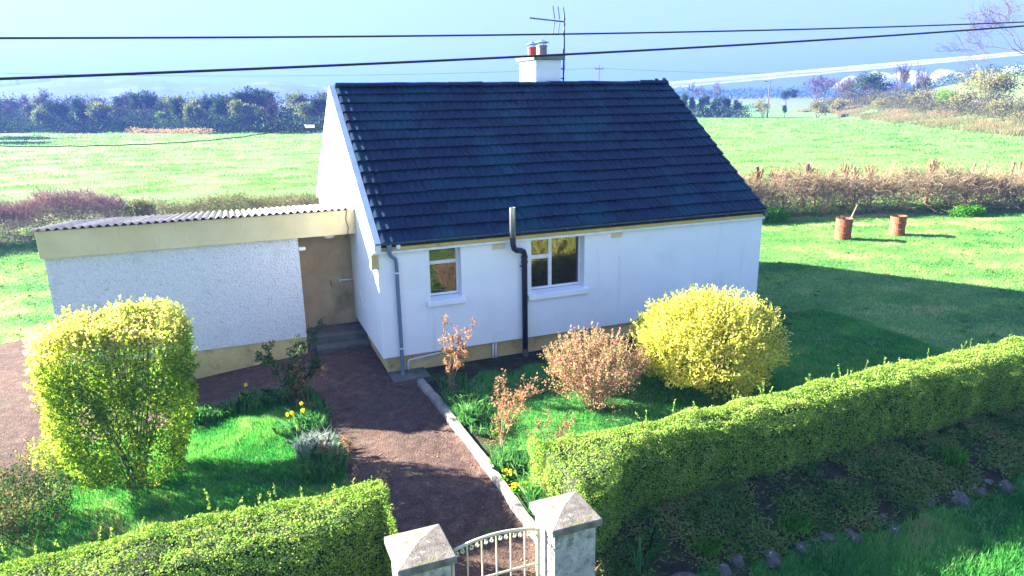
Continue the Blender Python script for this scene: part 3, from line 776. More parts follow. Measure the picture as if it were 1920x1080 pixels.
# ------------------------------------------------------------------ gate piers, gate, kerb wall
def pier(x0, x1, y0, y1, label):
    cx, cyy = (x0 + x1) / 2, (y0 + y1) / 2
    o = thing('gate_pier', label, 'gate pier', (cx, cyy, 0), 0)
    hx, hy = (x1 - x0) / 2, (y1 - y0) / 2
    MB().box(-hx + .05, hx - .05, -hy + .05, hy - .05, -0.7, 0.952).build('shaft', M['pier'], o, 0.015)
    c = MB(); z0, z1 = 0.953, 1.03
    c.add([(-hx, -hy, z0), (hx, -hy, z0), (hx, hy, z0), (-hx, hy, z0), (-hx, -hy, z1), (hx, -hy, z1), (hx, hy, z1), (-hx, hy, z1), (0.0, 0.0, z1 + 0.075)],
          [(3, 2, 1, 0), (0, 1, 5, 4), (1, 2, 6, 5), (2, 3, 7, 6), (3, 0, 4, 7), (4, 5, 8), (5, 6, 8), (6, 7, 8), (7, 4, 8)])
    c.build('cap', M['pier_cap'], o, 0.012)
    return o
pier(0.20, 0.78, -7.26, -6.66, 'sunlit rendered gate pier with pyramid cap at the end of the long hedge')
pier(-1.38, -0.80, -7.26, -6.66, 'lichen-spotted gate pier in shade beside the clipped left hedge')

gate = thing('garden_gate', 'low cream wrought iron gate with arched top rail and scrolls between two piers', 'gate', (0, -6.95, 0))
GA, GB = -0.76, 0.185
def gtop(x):
    t = (x - (GA + GB) / 2) / ((GB - GA) / 2); return 0.875 + 0.075 * (1 - t * t)
MB().tube([(x, 0, gtop(x)) for x in np.linspace(GA, GB, 15)], 0.017, 8).build('top_rail', M['gate'], gate, smooth=True)
for z in (0.47, -0.12): MB().tube([(GA, 0, z), (GB, 0, z)], 0.014, 6).build('cross_rail', M['gate'], gate)
for x in np.linspace(GA, GB, 7)[1:-1]: MB().tube([(x, 0, -0.12), (x, 0, gtop(x))], 0.0095, 6).build('bar', M['gate'], gate)
MB().tube([(GA, 0, -0.2), (GA, 0, gtop(GA))], 0.018, 8).build('stile', M['gate'], gate)
MB().tube([(GB, 0, -0.3), (GB, 0, gtop(GB) + 0.03)], 0.026, 8).build('stile', M['gate'], gate)
gw = (GB - GA) / 6
for k in range(6):
    for s_ in (-1, 1):
        cxx = GA + (k + 0.5) * gw + s_ * 0.036
        pts = [(cxx + s_ * (0.031 - 0.0035 * a) * math.cos(a), 0, gtop(cxx) - 0.066 + (0.034 - 0.0035 * a) * math.sin(a)) for a in np.linspace(1.2, 7.6, 16)]
        MB().tube(pts, 0.0085, 5).build('scroll', M['gate'], gate)

def kerb():
    ys = np.linspace(-6.62, -0.75, 60)
    prof = [(-.070, -0.3), (-.075, 0.12), (-.05, 0.155), (0.04, 0.16), (.07, 0.13), (.07, -0.3)]
    V, F = [], []; n = len(prof)
    for j, yy in enumerate(ys):
        xx = 0.60 + 0.02 * math.sin(yy * 1.1) + 0.05 * smooth(np.array((yy + 1.6) / 1.0)) * -1.0
        for (a, b) in prof:
            V.append((float(xx) + a + float(fbm(np.array([yy * 3]), np.array([a * 9 + b * 9]), 2)[0] - .5) * .03, yy, b + float(fbm(np.array([yy * 2.2]), np.array([a * 5.0]), 7)[0] - .5) * .05))
    for j in range(len(ys) - 1):
        for k in range(n - 1): F.append((j * n + k, j * n + k + 1, (j + 1) * n + k + 1, (j + 1) * n + k))
    F += [tuple(range(n)), tuple((len(ys) - 1) * n + k for k in range(n - 1, -1, -1))]
    me = bpy.data.meshes.new('kerb_wall'); me.from_pydata(V, [], F); me.update()
    tag(link('kerb_wall', me, M['concrete']), 'low weathered concrete kerb wall edging the path from gate to cottage', 'kerb')
kerb()

# ------------------------------------------------------------------ vegetation materials
M['grass'] = leafmat('lawn_grass', [(0.0, (0.02, 0.14, 0.035)), (0.4, (0.06, 0.28, 0.055)), (0.75, (0.15, 0.39, 0.09)), (0.92, (0.30, 0.42, 0.14)), (1.0, (0.40, 0.34, 0.16))], trans=0.45, gloss=0.0)
M['grass_mown'] = leafmat('mown_grass', [(0.0, (0.04, 0.20, 0.05)), (0.45, (0.17, 0.36, 0.09)), (0.8, (0.36, 0.48, 0.17)), (1.0, (0.52, 0.46, 0.24))], trans=0.45, gloss=0.0)
M['grass_field'] = leafmat('field_grass', [(0.0, (0.08, 0.21, 0.04)), (0.5, (0.19, 0.37, 0.09)), (1.0, (0.35, 0.46, 0.15))], trans=0.45, gloss=0.0)
M['grass_dry'] = leafmat('dry_grass', [(0.0, (0.07, 0.14, 0.04)), (0.4, (0.15, 0.18, 0.065)), (0.75, (0.25, 0.22, 0.11)), (1.0, (0.27, 0.18, 0.11))], trans=0.4, gloss=0.0)
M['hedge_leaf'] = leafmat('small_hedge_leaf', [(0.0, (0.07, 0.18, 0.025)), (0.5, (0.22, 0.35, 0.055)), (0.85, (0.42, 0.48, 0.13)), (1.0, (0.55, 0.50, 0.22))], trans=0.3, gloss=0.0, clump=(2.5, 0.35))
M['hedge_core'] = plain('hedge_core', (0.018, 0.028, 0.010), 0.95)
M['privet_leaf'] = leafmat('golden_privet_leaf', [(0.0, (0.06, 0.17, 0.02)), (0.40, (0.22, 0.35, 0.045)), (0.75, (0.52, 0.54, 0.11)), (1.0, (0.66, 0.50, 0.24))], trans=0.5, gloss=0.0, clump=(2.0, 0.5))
M['golden_leaf'] = leafmat('golden_shrub_leaf', [(0.0, (0.20, 0.30, 0.02)), (0.35, (0.52, 0.54, 0.08)), (0.8, (0.74, 0.68, 0.20)), (1.0, (0.74, 0.54, 0.20))], trans=0.45, gloss=0.0, clump=(1.6, 0.4))
M['rose_leaf'] = leafmat('rose_leaf_copper', [(0.0, (0.10, 0.12, 0.03)), (0.35, (0.26, 0.14, 0.07)), (0.75, (0.42, 0.21, 0.13)), (1.0, (0.52, 0.36, 0.20))], trans=0.35, gloss=0.0)
M['rose_green'] = leafmat('rose_leaf_green', [(0.0, (0.02, 0.065, 0.018)), (0.6, (0.05, 0.12, 0.035)), (0.9, (0.16, 0.14, 0.06)), (1.0, (0.32, 0.10, 0.08))], trans=0.3, gloss=0.0)
M['brown_leaf'] = leafmat('faded_shrub_leaf', [(0.0, (0.15, 0.19, 0.05)), (0.35, (0.33, 0.28, 0.12)), (0.7, (0.46, 0.26, 0.17)), (1.0, (0.54, 0.22, 0.20))], trans=0.35, gloss=0.0)
M['strap_leaf'] = leafmat('bulb_leaf', [(0.0, (0.03, 0.12, 0.035)), (0.6, (0.08, 0.24, 0.065)), (1.0, (0.20, 0.36, 0.10))], trans=0.3, gloss=0.0)
M['grey_leaf'] = leafmat('silver_grass_leaf', [(0.0, (0.10, 0.17, 0.14)), (0.6, (0.28, 0.34, 0.30)), (1.0, (0.52, 0.52, 0.50))], trans=0.3, gloss=0.0)
M['daffodil'] = leafmat('daffodil_petal', [(0.0, (0.70, 0.50, 0.03)), (1.0, (0.80, 0.66, 0.10))], trans=0.4, gloss=0.0)
M['ground_cover'] = leafmat('ground_cover_leaf', [(0.0, (0.05, 0.13, 0.03)), (0.5, (0.12, 0.20, 0.05)), (0.85, (0.20, 0.25, 0.07)), (1.0, (0.22, 0.14, 0.07))], trans=0.25, gloss=0.0)
M['litter'] = leafmat('leaf_litter', [(0.0, (0.08, 0.045, 0.025)), (0.6, (0.20, 0.10, 0.05)), (1.0, (0.33, 0.20, 0.10))], trans=0.1, gloss=0.0)
M['bramble_leaf'] = leafmat('bramble_leaf', [(0.0, (0.035, 0.085, 0.02)), (0.5, (0.09, 0.15, 0.035)), (1.0, (0.24, 0.24, 0.07))], trans=0.3, gloss=0.0)
M['nettle'] = leafmat('fresh_green_leaf', [(0.0, (0.045, 0.17, 0.02)), (1.0, (0.12, 0.34, 0.04))], trans=0.4, gloss=0.0)
M['twig_pink'] = leafmat('pinkish_twig', [(0.0, (0.20, 0.115, 0.12)), (0.6, (0.40, 0.25, 0.25)), (1.0, (0.54, 0.40, 0.34))], trans=0, gloss=0)
M['twig_pale'] = leafmat('pale_twig', [(0.0, (0.16, 0.11, 0.07)), (0.5, (0.30, 0.22, 0.14)), (1.0, (0.44, 0.34, 0.23))], trans=0, gloss=0)
M['twig_brown'] = leafmat('brown_twig', [(0.0, (0.07, 0.05, 0.035)), (1.0, (0.16, 0.115, 0.08))], trans=0, gloss=0)
M['sprig'] = M['hedge_leaf']

# ------------------------------------------------------------------ grass
def scatter(n, x0, x1, y0, y1, inside=None, g=rng):
    x = g.uniform(x0, x1, n); y = g.uniform(y0, y1, n)
    if inside is not None:
        k = inside(x, y); x = x[k]; y = y[k]
    return x, y

def lawn(name, n, box, inside, h, w, mat, lean=0.9, clump=1.6, vbias=0.0, stripes=None):
    x, y = scatter(n, *box, inside)
    c = fbm(x * clump, y * clump, 3.3, 3)
    hh = h * (0.45 + 1.1 * c) * rng.uniform(0.7, 1.3, len(x))
    c2 = fbm(x * .55 + 9, y * .55, 6.1, 3); c3 = fbm(x * 5, y * 5, 2.1, 2)
    v = np.clip(0.42 + 0.9 * (c - .5) + 1.1 * (c2 - .5) + .5 * (c3 - .5) + rng.normal(0, 0.17, len(x)) + vbias, 0, 1)
    hh = hh * (.55 + .9 * c3)
    if stripes is not None: v = np.clip(v + stripes(x, y), 0, 1)
    P = np.stack([x, y, gz(x, y) - 0.004], 1)
    o = blades_obj(name, P, hh, w * rng.uniform(.7, 1.3, len(x)), lean, mat, v)
    return tag(o, kind='stuff')

def off_path(x, y): return ~in_path(x, y)
def west_lawn(x, y): return off_path(x, y) & (x < -1.28) & (y < 0.05)
lawn('grass', 150000, (-6.4, -1.27, -5.6, 0.1), west_lawn, 0.075, 0.010, M['grass'])
def east_lawn(x, y):
    house = (x > -0.1) & (x < 9.12) & (y > -0.05) & (y < 8.3)
    return ~in_bed(x, y) & ~house & (x > 0.95)
lawn('grass', 130000, (0.9, 11, -5.5, 0.0), east_lawn, 0.060, 0.011, M['grass'])
def mow(x, y): return 0.28 * np.sin((x * 0.25 + y) * 3.3 + 1.5 * fbm(x * .4, y * .4, 1, 2)) * fbm(x * .8, y * .8, 5, 2)
lawn('grass', 250000, (8.5, 31, -5.6, 12.5), lambda x, y: east_lawn(x, y) & ~((x < 11) & (y < 0)), 0.055, 0.019, M['grass_mown'], stripes=mow, lean=1.2)
lawn('grass', 90000, (-16, -5.6, 4.5, 20), lambda x, y: off_path(x, y) & ~((x > -5.9) & (y < 6.5)), 0.060, 0.018, M['grass_mown'], stripes=mow, lean=1.2)
lawn('grass', 130000, (1.0, 13, -11.5, -6.6), lambda x, y: ~in_bank(x, y), 0.10, 0.014, M['grass'], lean=0.8)
def weeds(n, box, inside, size, seed):
    g = np.random.default_rng(seed); x, y = scatter(n, *box, inside, g); m = 9
    x = np.repeat(x, m); y = np.repeat(y, m); k = len(x); a = g.uniform(0, 6.28, k)
    D = unit(np.stack([np.cos(a), np.sin(a), g.uniform(.1, .7, k)], 1)); P = np.stack([x, y, gz(x, y) + .025], 1)
    tag(leaves_obj('lawn_weeds', P, D, size * g.uniform(.6, 1.4, k), size * .5 * g.uniform(.6, 1.2, k), M['ground_cover'], None, g.random(k) * .8, g, np.tile([0, 0, 1.0], (k, 1))), kind='stuff')
weeds(420, (8.5, 30, -5.6, 12), lambda x, y: east_lawn(x, y) & (fbm(x * .5, y * .5, 4, 2) > .5), .10, 131)
weeds(120, (1.0, 10, -5.4, -.6), east_lawn, .06, 132)
weeds(90, (-6, -1.3, -5.4, 0), west_lawn, .06, 133)
weeds(150, (-16, -6, 6, 20), off_path, .11, 134)
# the pasture beyond, thinning with distance
def pasture(n, r0, r1, a0, a1, y_min):
    g = np.random.default_rng(77)
    r = r0 * (r1 / r0) ** g.random(n); a = np.radians(g.uniform(a0, a1, n))
    x = -2.4 + r * np.sin(a); y = -12.9 + r * np.cos(a)
    s = (x - BC[0]) * BN[0] + (y - BC[1]) * BN[1]
    k = y_min(x, y) & (s < 1)
    x, y, r = x[k], y[k], r[k]
    c = fbm(x * .45, y * .9, 1.0, 4)
    h = (0.035 + 0.0011 * r) * (0.3 + 1.7 * smooth((c - 0.35) / 0.4))
    v = np.clip(0.75 - 1.0 * smooth((c - 0.45) / 0.3) * 0.8 + g.normal(0, .15, len(x)), 0, 1)
    P = np.stack([x, y, gz(x, y) - 0.01], 1)
    tag(blades_obj('pasture_grass', P, h, 0.010 + 0.0009 * r, 1.3, M['grass_field'], v, g), kind='stuff')
pasture(260000, 30, 160, -22, 66, lambda x, y: np.where(x < 8, y > 21.5, y > np.interp(x, [8, 15, 24, 28, 34, 60], [16, 14.8, 13.6, 11.6, 9.6, 2])))

# fallen leaves and moss crumbs along the path edges
x, y = scatter(2600, -1.5, 0.55, -7.0, 2.0, in_path)
ed = np.minimum(np.abs(x + 1.2), np.abs(x - 0.48))
k = rng.random(len(x)) < np.exp(-ed / 0.22) * 0.9 + 0.05
P = np.stack([x[k], y[k], gz(x[k], y[k]) + 0.016], 1)
D = rand_dir(len(P)); D[:, 2] = np.abs(D[:, 2]) * 0.25; D = unit(D)
tag(leaves_obj('leaf_litter', P, D, rng.uniform(.02, .05, len(P)), rng.uniform(.012, .03, len(P)), M['litter'], Nref=np.tile([0, 0, 1.0], (len(P), 1))), kind='stuff')
x, y = scatter(500, -5.4, -1.4, -5, -.3, west_lawn)
P = np.stack([x, y, gz(x, y) + 0.04], 1); D = rand_dir(len(P)); D[:, 2] *= .3; D = unit(D)
tag(leaves_obj('fallen_leaves', P[:160], D[:160], .05, .035, M['litter'], Nref=np.tile([0, 0, 1.0], (160, 1))), kind='stuff')

# ------------------------------------------------------------------ clipped hedges
def box_hedge(label, x0, x1, yf, yb, zt, n_leaf, seed, sprigs):
    g = np.random.default_rng(seed)
    o = thing('clipped_hedge', label, 'hedge', ((x0 + x1) / 2, -5.9, 0))
    # solid dark inside
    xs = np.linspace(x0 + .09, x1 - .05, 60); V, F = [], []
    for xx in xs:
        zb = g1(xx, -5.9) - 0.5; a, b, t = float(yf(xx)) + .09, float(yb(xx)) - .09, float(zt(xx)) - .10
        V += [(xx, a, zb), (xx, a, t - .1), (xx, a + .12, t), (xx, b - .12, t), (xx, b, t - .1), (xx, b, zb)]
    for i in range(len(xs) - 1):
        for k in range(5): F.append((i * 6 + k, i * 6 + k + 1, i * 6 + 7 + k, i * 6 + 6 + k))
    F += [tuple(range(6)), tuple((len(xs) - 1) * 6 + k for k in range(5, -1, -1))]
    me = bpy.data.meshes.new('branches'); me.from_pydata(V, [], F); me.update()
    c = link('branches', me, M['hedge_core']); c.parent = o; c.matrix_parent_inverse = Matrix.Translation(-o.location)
    # leaves over the four seen sides: front, top, back, both ends
    L = x1 - x0; areas = np.array([1.25 * L, 0.8 * L, 0.9 * L, 0.9, 0.9]); pr = areas / areas.sum()
    side = g.choice(5, n_leaf, p=pr); u = g.random(n_leaf); q = g.random(n_leaf)
    X = x0 + u * L; zb = gz(X, np.full(n_leaf, -6.1)) - 0.05
    Yf, Yb, Zt = yf(X), yb(X), zt(X)
    Y = np.empty(n_leaf); Z = np.empty(n_leaf); N = np.zeros((n_leaf, 3))
    m = side == 0; Y[m] = Yf[m]; Z[m] = zb[m] + q[m] * (Zt - zb)[m]; N[m] = (0, -1, 0.1)
    m = side == 1; Z[m] = Zt[m]; Y[m] = Yf[m] + q[m] * (Yb - Yf)[m]; N[m] = (0, 0, 1)
    m = side == 2; Y[m] = Yb[m]; Z[m] = zb[m] + q[m] * (Zt - zb)[m]; N[m] = (0, 1, 0.1)
    for sd, xe, nx in ((3, x0, -1), (4, x1, 1)):
        m = side == sd; X[m] = xe; Y[m] = Yf[m] + u[m] * (Yb - Yf)[m]; Z[m] = zb[m] + q[m] * (Zt - zb)[m]; N[m] = (nx, 0, 0.1)
    # round the shoulders, bumps, depth
    r = 0.16
    ty = np.minimum(Y - Yf, Yb - Y); tz = Zt - Z
    rnd = np.clip((r - ty) / r, 0, 1) * np.clip((r - tz) / r, 0, 1)
    Z -= rnd * 0.07; Y += np.where(Y < (Yf + Yb) / 2, 1, -1) * rnd * 0.07
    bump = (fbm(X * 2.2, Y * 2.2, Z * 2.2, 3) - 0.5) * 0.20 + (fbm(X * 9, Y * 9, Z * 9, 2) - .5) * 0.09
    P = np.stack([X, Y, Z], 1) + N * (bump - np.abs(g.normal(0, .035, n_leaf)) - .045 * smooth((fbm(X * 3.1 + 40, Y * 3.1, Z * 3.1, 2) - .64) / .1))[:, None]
    thin = g.random(n_leaf) < np.clip(0.35 + (Z - zb) / 0.25, 0, 1)
    P, N = P[thin], N[thin]; n = len(P)
    D = unit(.45 * N + 0.9 * rand_dir(n, g))
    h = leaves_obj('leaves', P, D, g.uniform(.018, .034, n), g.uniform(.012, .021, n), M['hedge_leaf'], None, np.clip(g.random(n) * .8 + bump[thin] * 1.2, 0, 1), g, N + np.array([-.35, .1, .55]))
    h.parent = o; h.matrix_parent_inverse = Matrix.Translation(-o.location)
    # uncut shoots standing above the top
    S, LP, LD = [], [], []
    for k in range(sprigs):
        xx = g.uniform(x0 + .1, x1 - .1); yy = float(yb(np.array(xx))) - abs(g.normal(0, .16)) if g.random() < .75 else g.uniform(float(yf(np.array(xx))), float(yb(np.array(xx))))
        b = np.array([xx, yy, float(zt(np.array(xx))) - .05]); hh = g.uniform(.06, .17) if g.random() < .8 else g.uniform(.16, .28)
        t = b + np.array([g.normal(0, .03), g.normal(0, .03), hh]); S.append((b, t, .003, .0015))
        for s_ in np.arange(0.0, 1.02, 0.05 / hh * .14):
            LP.append(b + (t - b) * s_); LD.append(unit(g.normal(size=3) + np.array([0, 0, .35])))
    LP = np.array(LP); LD = np.array(LD)
    h = tag(leaves_obj('shoots', LP, LD, g.uniform(.018, .032, len(LP)), g.uniform(.012, .02, len(LP)), M['hedge_leaf'], None, g.random(len(LP)), g), kind='stuff')
    h.parent = o; h.matrix_parent_inverse = Matrix.Translation(-o.location)
    return o
A_ = np.asarray
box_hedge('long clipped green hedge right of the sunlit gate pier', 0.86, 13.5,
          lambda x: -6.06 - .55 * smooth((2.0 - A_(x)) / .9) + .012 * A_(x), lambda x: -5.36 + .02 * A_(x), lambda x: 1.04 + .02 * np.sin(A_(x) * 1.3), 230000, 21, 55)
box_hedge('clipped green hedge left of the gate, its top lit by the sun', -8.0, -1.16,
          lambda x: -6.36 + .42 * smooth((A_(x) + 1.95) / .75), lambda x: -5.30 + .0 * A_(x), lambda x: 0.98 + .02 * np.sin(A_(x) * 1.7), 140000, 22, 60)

# ------------------------------------------------------------------ shrubs in the garden
def shrub(name, label, cat, c, n, shape, l, w, mat, seed, stems=14, stem_mat='bark', shoots=0, shoot_h=(.15, .4), depth=.22, group=None, up=.35, stem_r=.012, v=None, gap=.36, lump=.45):
    """shape(dirs)-> radius vector scale; leaves in an uneven shell"""
    g = np.random.default_rng(seed)
    z0 = g1(c[0], c[1])
    o = thing(name, label, cat, (c[0], c[1], z0), 0, group)
    D0 = rand_dir(n, g); D0[:, 2] = np.where(D0[:, 2] < -.75, -D0[:, 2], D0[:, 2])
    R, ctr = shape(D0)
    bump = (fbm(D0[:, 0] * 2.6 + seed, D0[:, 1] * 2.6, D0[:, 2] * 2.6, 3) - .5)
    k = 1 + bump * lump - np.abs(g.normal(0, depth, n))
    P = ctr + D0 * R * np.clip(k, .15, 1.3)[:, None]
    # gaps
    keep = (fbm(P[:, 0] * 5 + seed, P[:, 1] * 5, P[:, 2] * 5, 2) + g.normal(0, .10, n) > gap) & (P[:, 2] > .03)
    P = P[keep]; Dn = D0[keep]
    D = unit(Dn * .7 + rand_dir(len(P), g) + np.array([0, 0, up]))
    S, LP, LD = [], [P], [D]
    top = ctr[2] + 0
    for s_ in range(stems):
        a = g.uniform(0, 6.28); d = rand_dir(1, g)[0]; d[2] = abs(d[2]) + .25; d = unit(d)
        r_, c_ = shape(d[None])
        e = c_ + d * r_[0] * .9; b = np.array([math.cos(a) * .12, math.sin(a) * .12, -.05]) * np.array([1, 1, 1])
        mid = b * .5 + e * .5 + np.array([0, 0, .1]) + g.normal(0, .04, 3)
        S += [(b, mid, stem_r, stem_r * .7), (mid, e, stem_r * .7, stem_r * .3)]
    for s_ in range(shoots):
        d = rand_dir(1, g)[0]; d[2] = abs(d[2]); d = unit(d)
        r_, c_ = shape(d[None]); b = c_ + d * r_[0] * .88
        hh = g.uniform(*shoot_h); t = b + unit(d * .55 + np.array([0, 0, .8]) + g.normal(0, .25, 3)) * hh
        S.append((b, t, .004, .002))
        m = max(4, int(hh / l * 2.6)); q = np.linspace(.05, 1.0, m)[:, None]
        LP.append(b + (t - b) * q + g.normal(0, .008, (m, 3))); LD.append(unit(g.normal(size=(m, 3)) + unit(t - b) * .8))
    V, F = seg_arrays(S, 4)
    link('stems', np_mesh('stems', V, F), M[stem_mat], o)
    P = np.concatenate(LP); D = np.concatenate(LD); n = len(P)
    vv = g.random(n) if v is None else v(P, g)
    leaves_obj('leaves', P, D, l * g.uniform(.65, 1.25, n), w * g.uniform(.65, 1.25, n), mat, o, vv, g)
    return o

def clipped(d):   # square-clipped privet, narrowing to the foot
    p = 8.0
    k = (np.abs(d[:, 0]) ** p + np.abs(d[:, 1]) ** p + np.abs(d[:, 2]) ** p) ** (-1 / p)
    R = np.tile([0.93, 0.84, 1.17], (len(d), 1)) * k[:, None]
    low = smooth((-d[:, 2] * k - .10) / .90)
    R[:, 0] *= 1 - .26 * low; R[:, 1] *= 1 - .26 * low
    return R, np.array([0.0, 0.0, 1.46])
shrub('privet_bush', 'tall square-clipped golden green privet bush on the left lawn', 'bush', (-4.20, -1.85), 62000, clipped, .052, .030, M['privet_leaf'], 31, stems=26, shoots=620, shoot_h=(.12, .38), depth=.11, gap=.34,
      v=lambda P, g: np.clip(g.random(len(P)) * .75 + .45 * smooth((P[:, 2] - 2.0) / .6) + .30 * smooth((-P[:, 0] - .5) / .5) - .1, 0, 1))  # yellower top growth; sunlit left side painted brighter into the leaf colour
def dome(rx, ry, rz, zc):
    return lambda d: (np.tile([rx, ry, rz], (len(d), 1)), np.array([0, 0, zc]))
shrub('golden_shrub', 'big rounded bright yellow shrub between the long hedge and the cottage wall', 'bush', (5.30, -3.05), 46000, dome(1.36, 1.20, .78, .77), .056, .031, M['golden_leaf'], 32, stems=30, shoots=850, shoot_h=(.12, .42), depth=.20, gap=.41, lump=.75)
shrub('faded_shrub', 'twiggy pinkish brown shrub left of the big yellow shrub', 'bush', (2.95, -3.1), 5600, dome(.78, .76, .50, .60), .042, .026, M['brown_leaf'], 33, stems=130, stem_mat='wood', shoots=300, shoot_h=(.14, .46), depth=.32, stem_r=.006, gap=.42, lump=1.0)
shrub('low_shrub', 'dark low spreading shrub with bare pinkish stems at the left edge of the lawn', 'bush', (-5.75, -2.45), 9000, dome(.85, .8, .42, .36), .045, .022, M['rose_green'], 34, stems=50, stem_mat='wood', shoots=60, depth=.3, stem_r=.006)
shrub('small_bush', 'small green and orange bush at the foot of the square-clipped privet', 'bush', (-5.42, -.72), 3600, dome(.42, .38, .26, .25), .045, .024, M['privet_leaf'], 35, stems=10, shoots=24, depth=.3, stem_r=.006)

def bare_stems(name, label, cat, c, h, n, seed, mat='wood', leafm=None, nleaf=0, spread=.45, lsize=.05, r0=.009, topbias=1.0, group=None):
    """rose or bare shrub: a few stems that fork; leaves near the ends"""
    g = np.random.default_rng(seed)
    o = thing(name, label, cat, (c[0], c[1], g1(c[0], c[1])), 0, group)
    S, T = [], []
    for k in range(n):
        a = g.uniform(0, 6.28); b = np.array([math.cos(a), math.sin(a), 0]) * g.uniform(0, .08); b[2] = -.05
        d = unit(np.array([math.cos(a) * spread, math.sin(a) * spread, 1.0]) + g.normal(0, .12, 3))
        L = h * g.uniform(.65, 1.05); p = b; r = r0
        for s_ in range(5):
            q = p + d * L / 5; S.append((p, q, r, r * .8)); r *= .8
            if s_ >= 2 or g.random() < .3:
                for e in range(2):
                    dd = unit(d + g.normal(0, .75, 3) + np.array([0, 0, .15])); ln = L * g.uniform(.10, .26)
                    S.append((q, q + dd * ln, r * .6, r * .25)); T.append((q, q + dd * ln))
            p = q; d = unit(d + g.normal(0, .14, 3))
        T.append((p - d * L / 5, p))
    V, F = seg_arrays(S, 4)
    link('stems', np_mesh('stems', V, F), M[mat], o)
    if nleaf:
        i = g.integers(0, len(T), nleaf); q = g.uniform(.25, 1.05, nleaf)[:, None]
        A = np.array([T[k][0] for k in i]); B = np.array([T[k][1] for k in i])
        P = A + (B - A) * q + g.normal(0, .018, (nleaf, 3)); kk = P[:, 2] > .06; P = P[kk]
        leaves_obj('leaves', P, unit(rand_dir(len(P), g) + np.array([0, 0, .2])), lsize * g.uniform(.6, 1.2, len(P)), lsize * .55 * g.uniform(.6, 1.2, len(P)), leafm, o, None, g)
    return o
bare_stems('rose_bush', 'tall copper-leaved rose against the cottage wall below the small window', 'rose bush', (.80, -1.55), 1.48, 5, 41, leafm=M['rose_leaf'], nleaf=1500, spread=.18, lsize=.048)
bare_stems('rose_bush', 'copper-leaved rose with bare legs midway along the kerb wall', 'rose bush', (.98, -3.72), 1.15, 7, 42, leafm=M['rose_leaf'], nleaf=1500, spread=.38, lsize=.045)
bare_stems('rose_bush', 'sparse copper rose leaning over the end of the long hedge', 'rose bush', (1.25, -4.75), .85, 6, 43, leafm=M['rose_leaf'], nleaf=800, spread=.5, lsize=.045)
bare_stems('rose_bush', 'dark green rose in the shade in front of the shed step', 'rose bush', (-1.72, -.30), 1.42, 8, 44, leafm=M['rose_green'], nleaf=2300, spread=.42, lsize=.066)
bare_stems('rose_bush', 'slender orange-leaved rose at the lawn corner beside the path', 'rose bush', (-1.46, -.62), .92, 3, 45, leafm=M['rose_leaf'], nleaf=330, spread=.16, lsize=.06)
bare_stems('rose_bush', 'low pink-red rose rising behind the end of the left hedge', 'rose bush', (-1.36, -4.55), .80, 9, 46, leafm=M['rose_leaf'], nleaf=700, spread=.45, lsize=.05)
bare_stems('rose_bush', 'small copper rose spilling over the path edge by the silver grass', 'rose bush', (-1.30, -2.75), .45, 7, 47, leafm=M['rose_leaf'], nleaf=420, spread=.6, lsize=.05)
bare_stems('twiggy_shrub', 'bare pinkish twiggy shrub at the left edge beside the yard', 'shrub', (-6.10, -1.15), 1.05, 12, 48, mat='wood', leafm=M['rose_leaf'], nleaf=150, spread=.55, lsize=.04)

def bulb_clump(c, r, n, h, label, seed, flowers=0, mat='strap_leaf', group='bulb clumps in the garden', name='daffodil_clump', cat='daffodils', w=.016):
    g = np.random.default_rng(seed); z0 = g1(c[0], c[1])
    o = thing(name, label, cat, (c[0], c[1], z0), 0, group)
    a = g.uniform(0, 6.28, n); q = np.sqrt(g.random(n)) * r
    n0 = n; n = int(n * 1.7); h = h * 1.35; r = r * 1.15; a = g.uniform(0, 6.28, n); q = np.sqrt(g.random(n)) * r
    P = np.stack([q * np.cos(a), q * np.sin(a), np.full(n, -.02)], 1)
    blades_obj('leaves', P, h * g.uniform(.6, 1.1, n), w, .95, M[mat], None, g, o, tri=False)
    for k in range(flowers):
        fx, fy, fz = g.uniform(-r, r) * .7, g.uniform(-r, r) * .7, h * g.uniform(.95, 1.25)
        f = MB().tube([(fx, fy, 0), (fx + .01, fy, fz)], .004, 4)
        fo = f.build('stalk', M['strap_leaf'], o)
        aa = np.linspace(0, 2 * math.pi, 7)[:-1] + g.uniform(0, 1)
        dirn = unit(np.array([g.normal(0, .5), -1.0, .35]))
        e1 = unit(np.cross(dirn, [0, 0, 1])); e2 = np.cross(e1, dirn)
        Dp = np.stack([e1 * math.cos(t) + e2 * math.sin(t) + dirn * .15 for t in aa]); Dp = unit(Dp)
        base = np.tile([fx + .01, fy, fz + .01], (6, 1)) + dirn * .01
        V, F = leaf_arrays(base, Dp, np.full(6, .045), np.full(6, .032), g, np.tile(dirn, (6, 1)))
        fl = link('flower', np_mesh('flower', V, F, g.random(6)), M['daffodil'], fo)
        t = MB().lathe([(.008, 0), (.012, .02), (.017, .028)], (0, 0, 0), 8).build('trumpet', M['daffodil'], fo)
        t.location = base[0]; t.rotation_euler = Vector(dirn).to_track_quat('Z', 'Y').to_euler()
    return o
rows = [(-3.45, -.02, .20, 90, .30, 1, 'daffodil clump with one bloom at the lawn edge nearest the privet'),
        (-3.05, .02, .20, 110, .24, 0, None), (-2.75, .06, .22, 120, .24, 0, None), (-2.42, .05, .2, 110, .34, 1, 'taller daffodil clump with one bloom against the dark yard'),
        (-2.12, .0, .22, 130, .26, 0, None), (-1.85, -.02, .20, 120, .26, 0, None), (-1.58, -.12, .2, 120, .28, 0, None),
        (-1.95, -1.42, .16, 70, .24, 2, 'daffodil clump with two blooms on the lawn near the path'), (-1.60, -1.50, .26, 160, .32, 2, 'broad daffodil clump with pale blooms beside the path edge'),
        (-1.42, -1.05, .18, 100, .28, 0, None)]
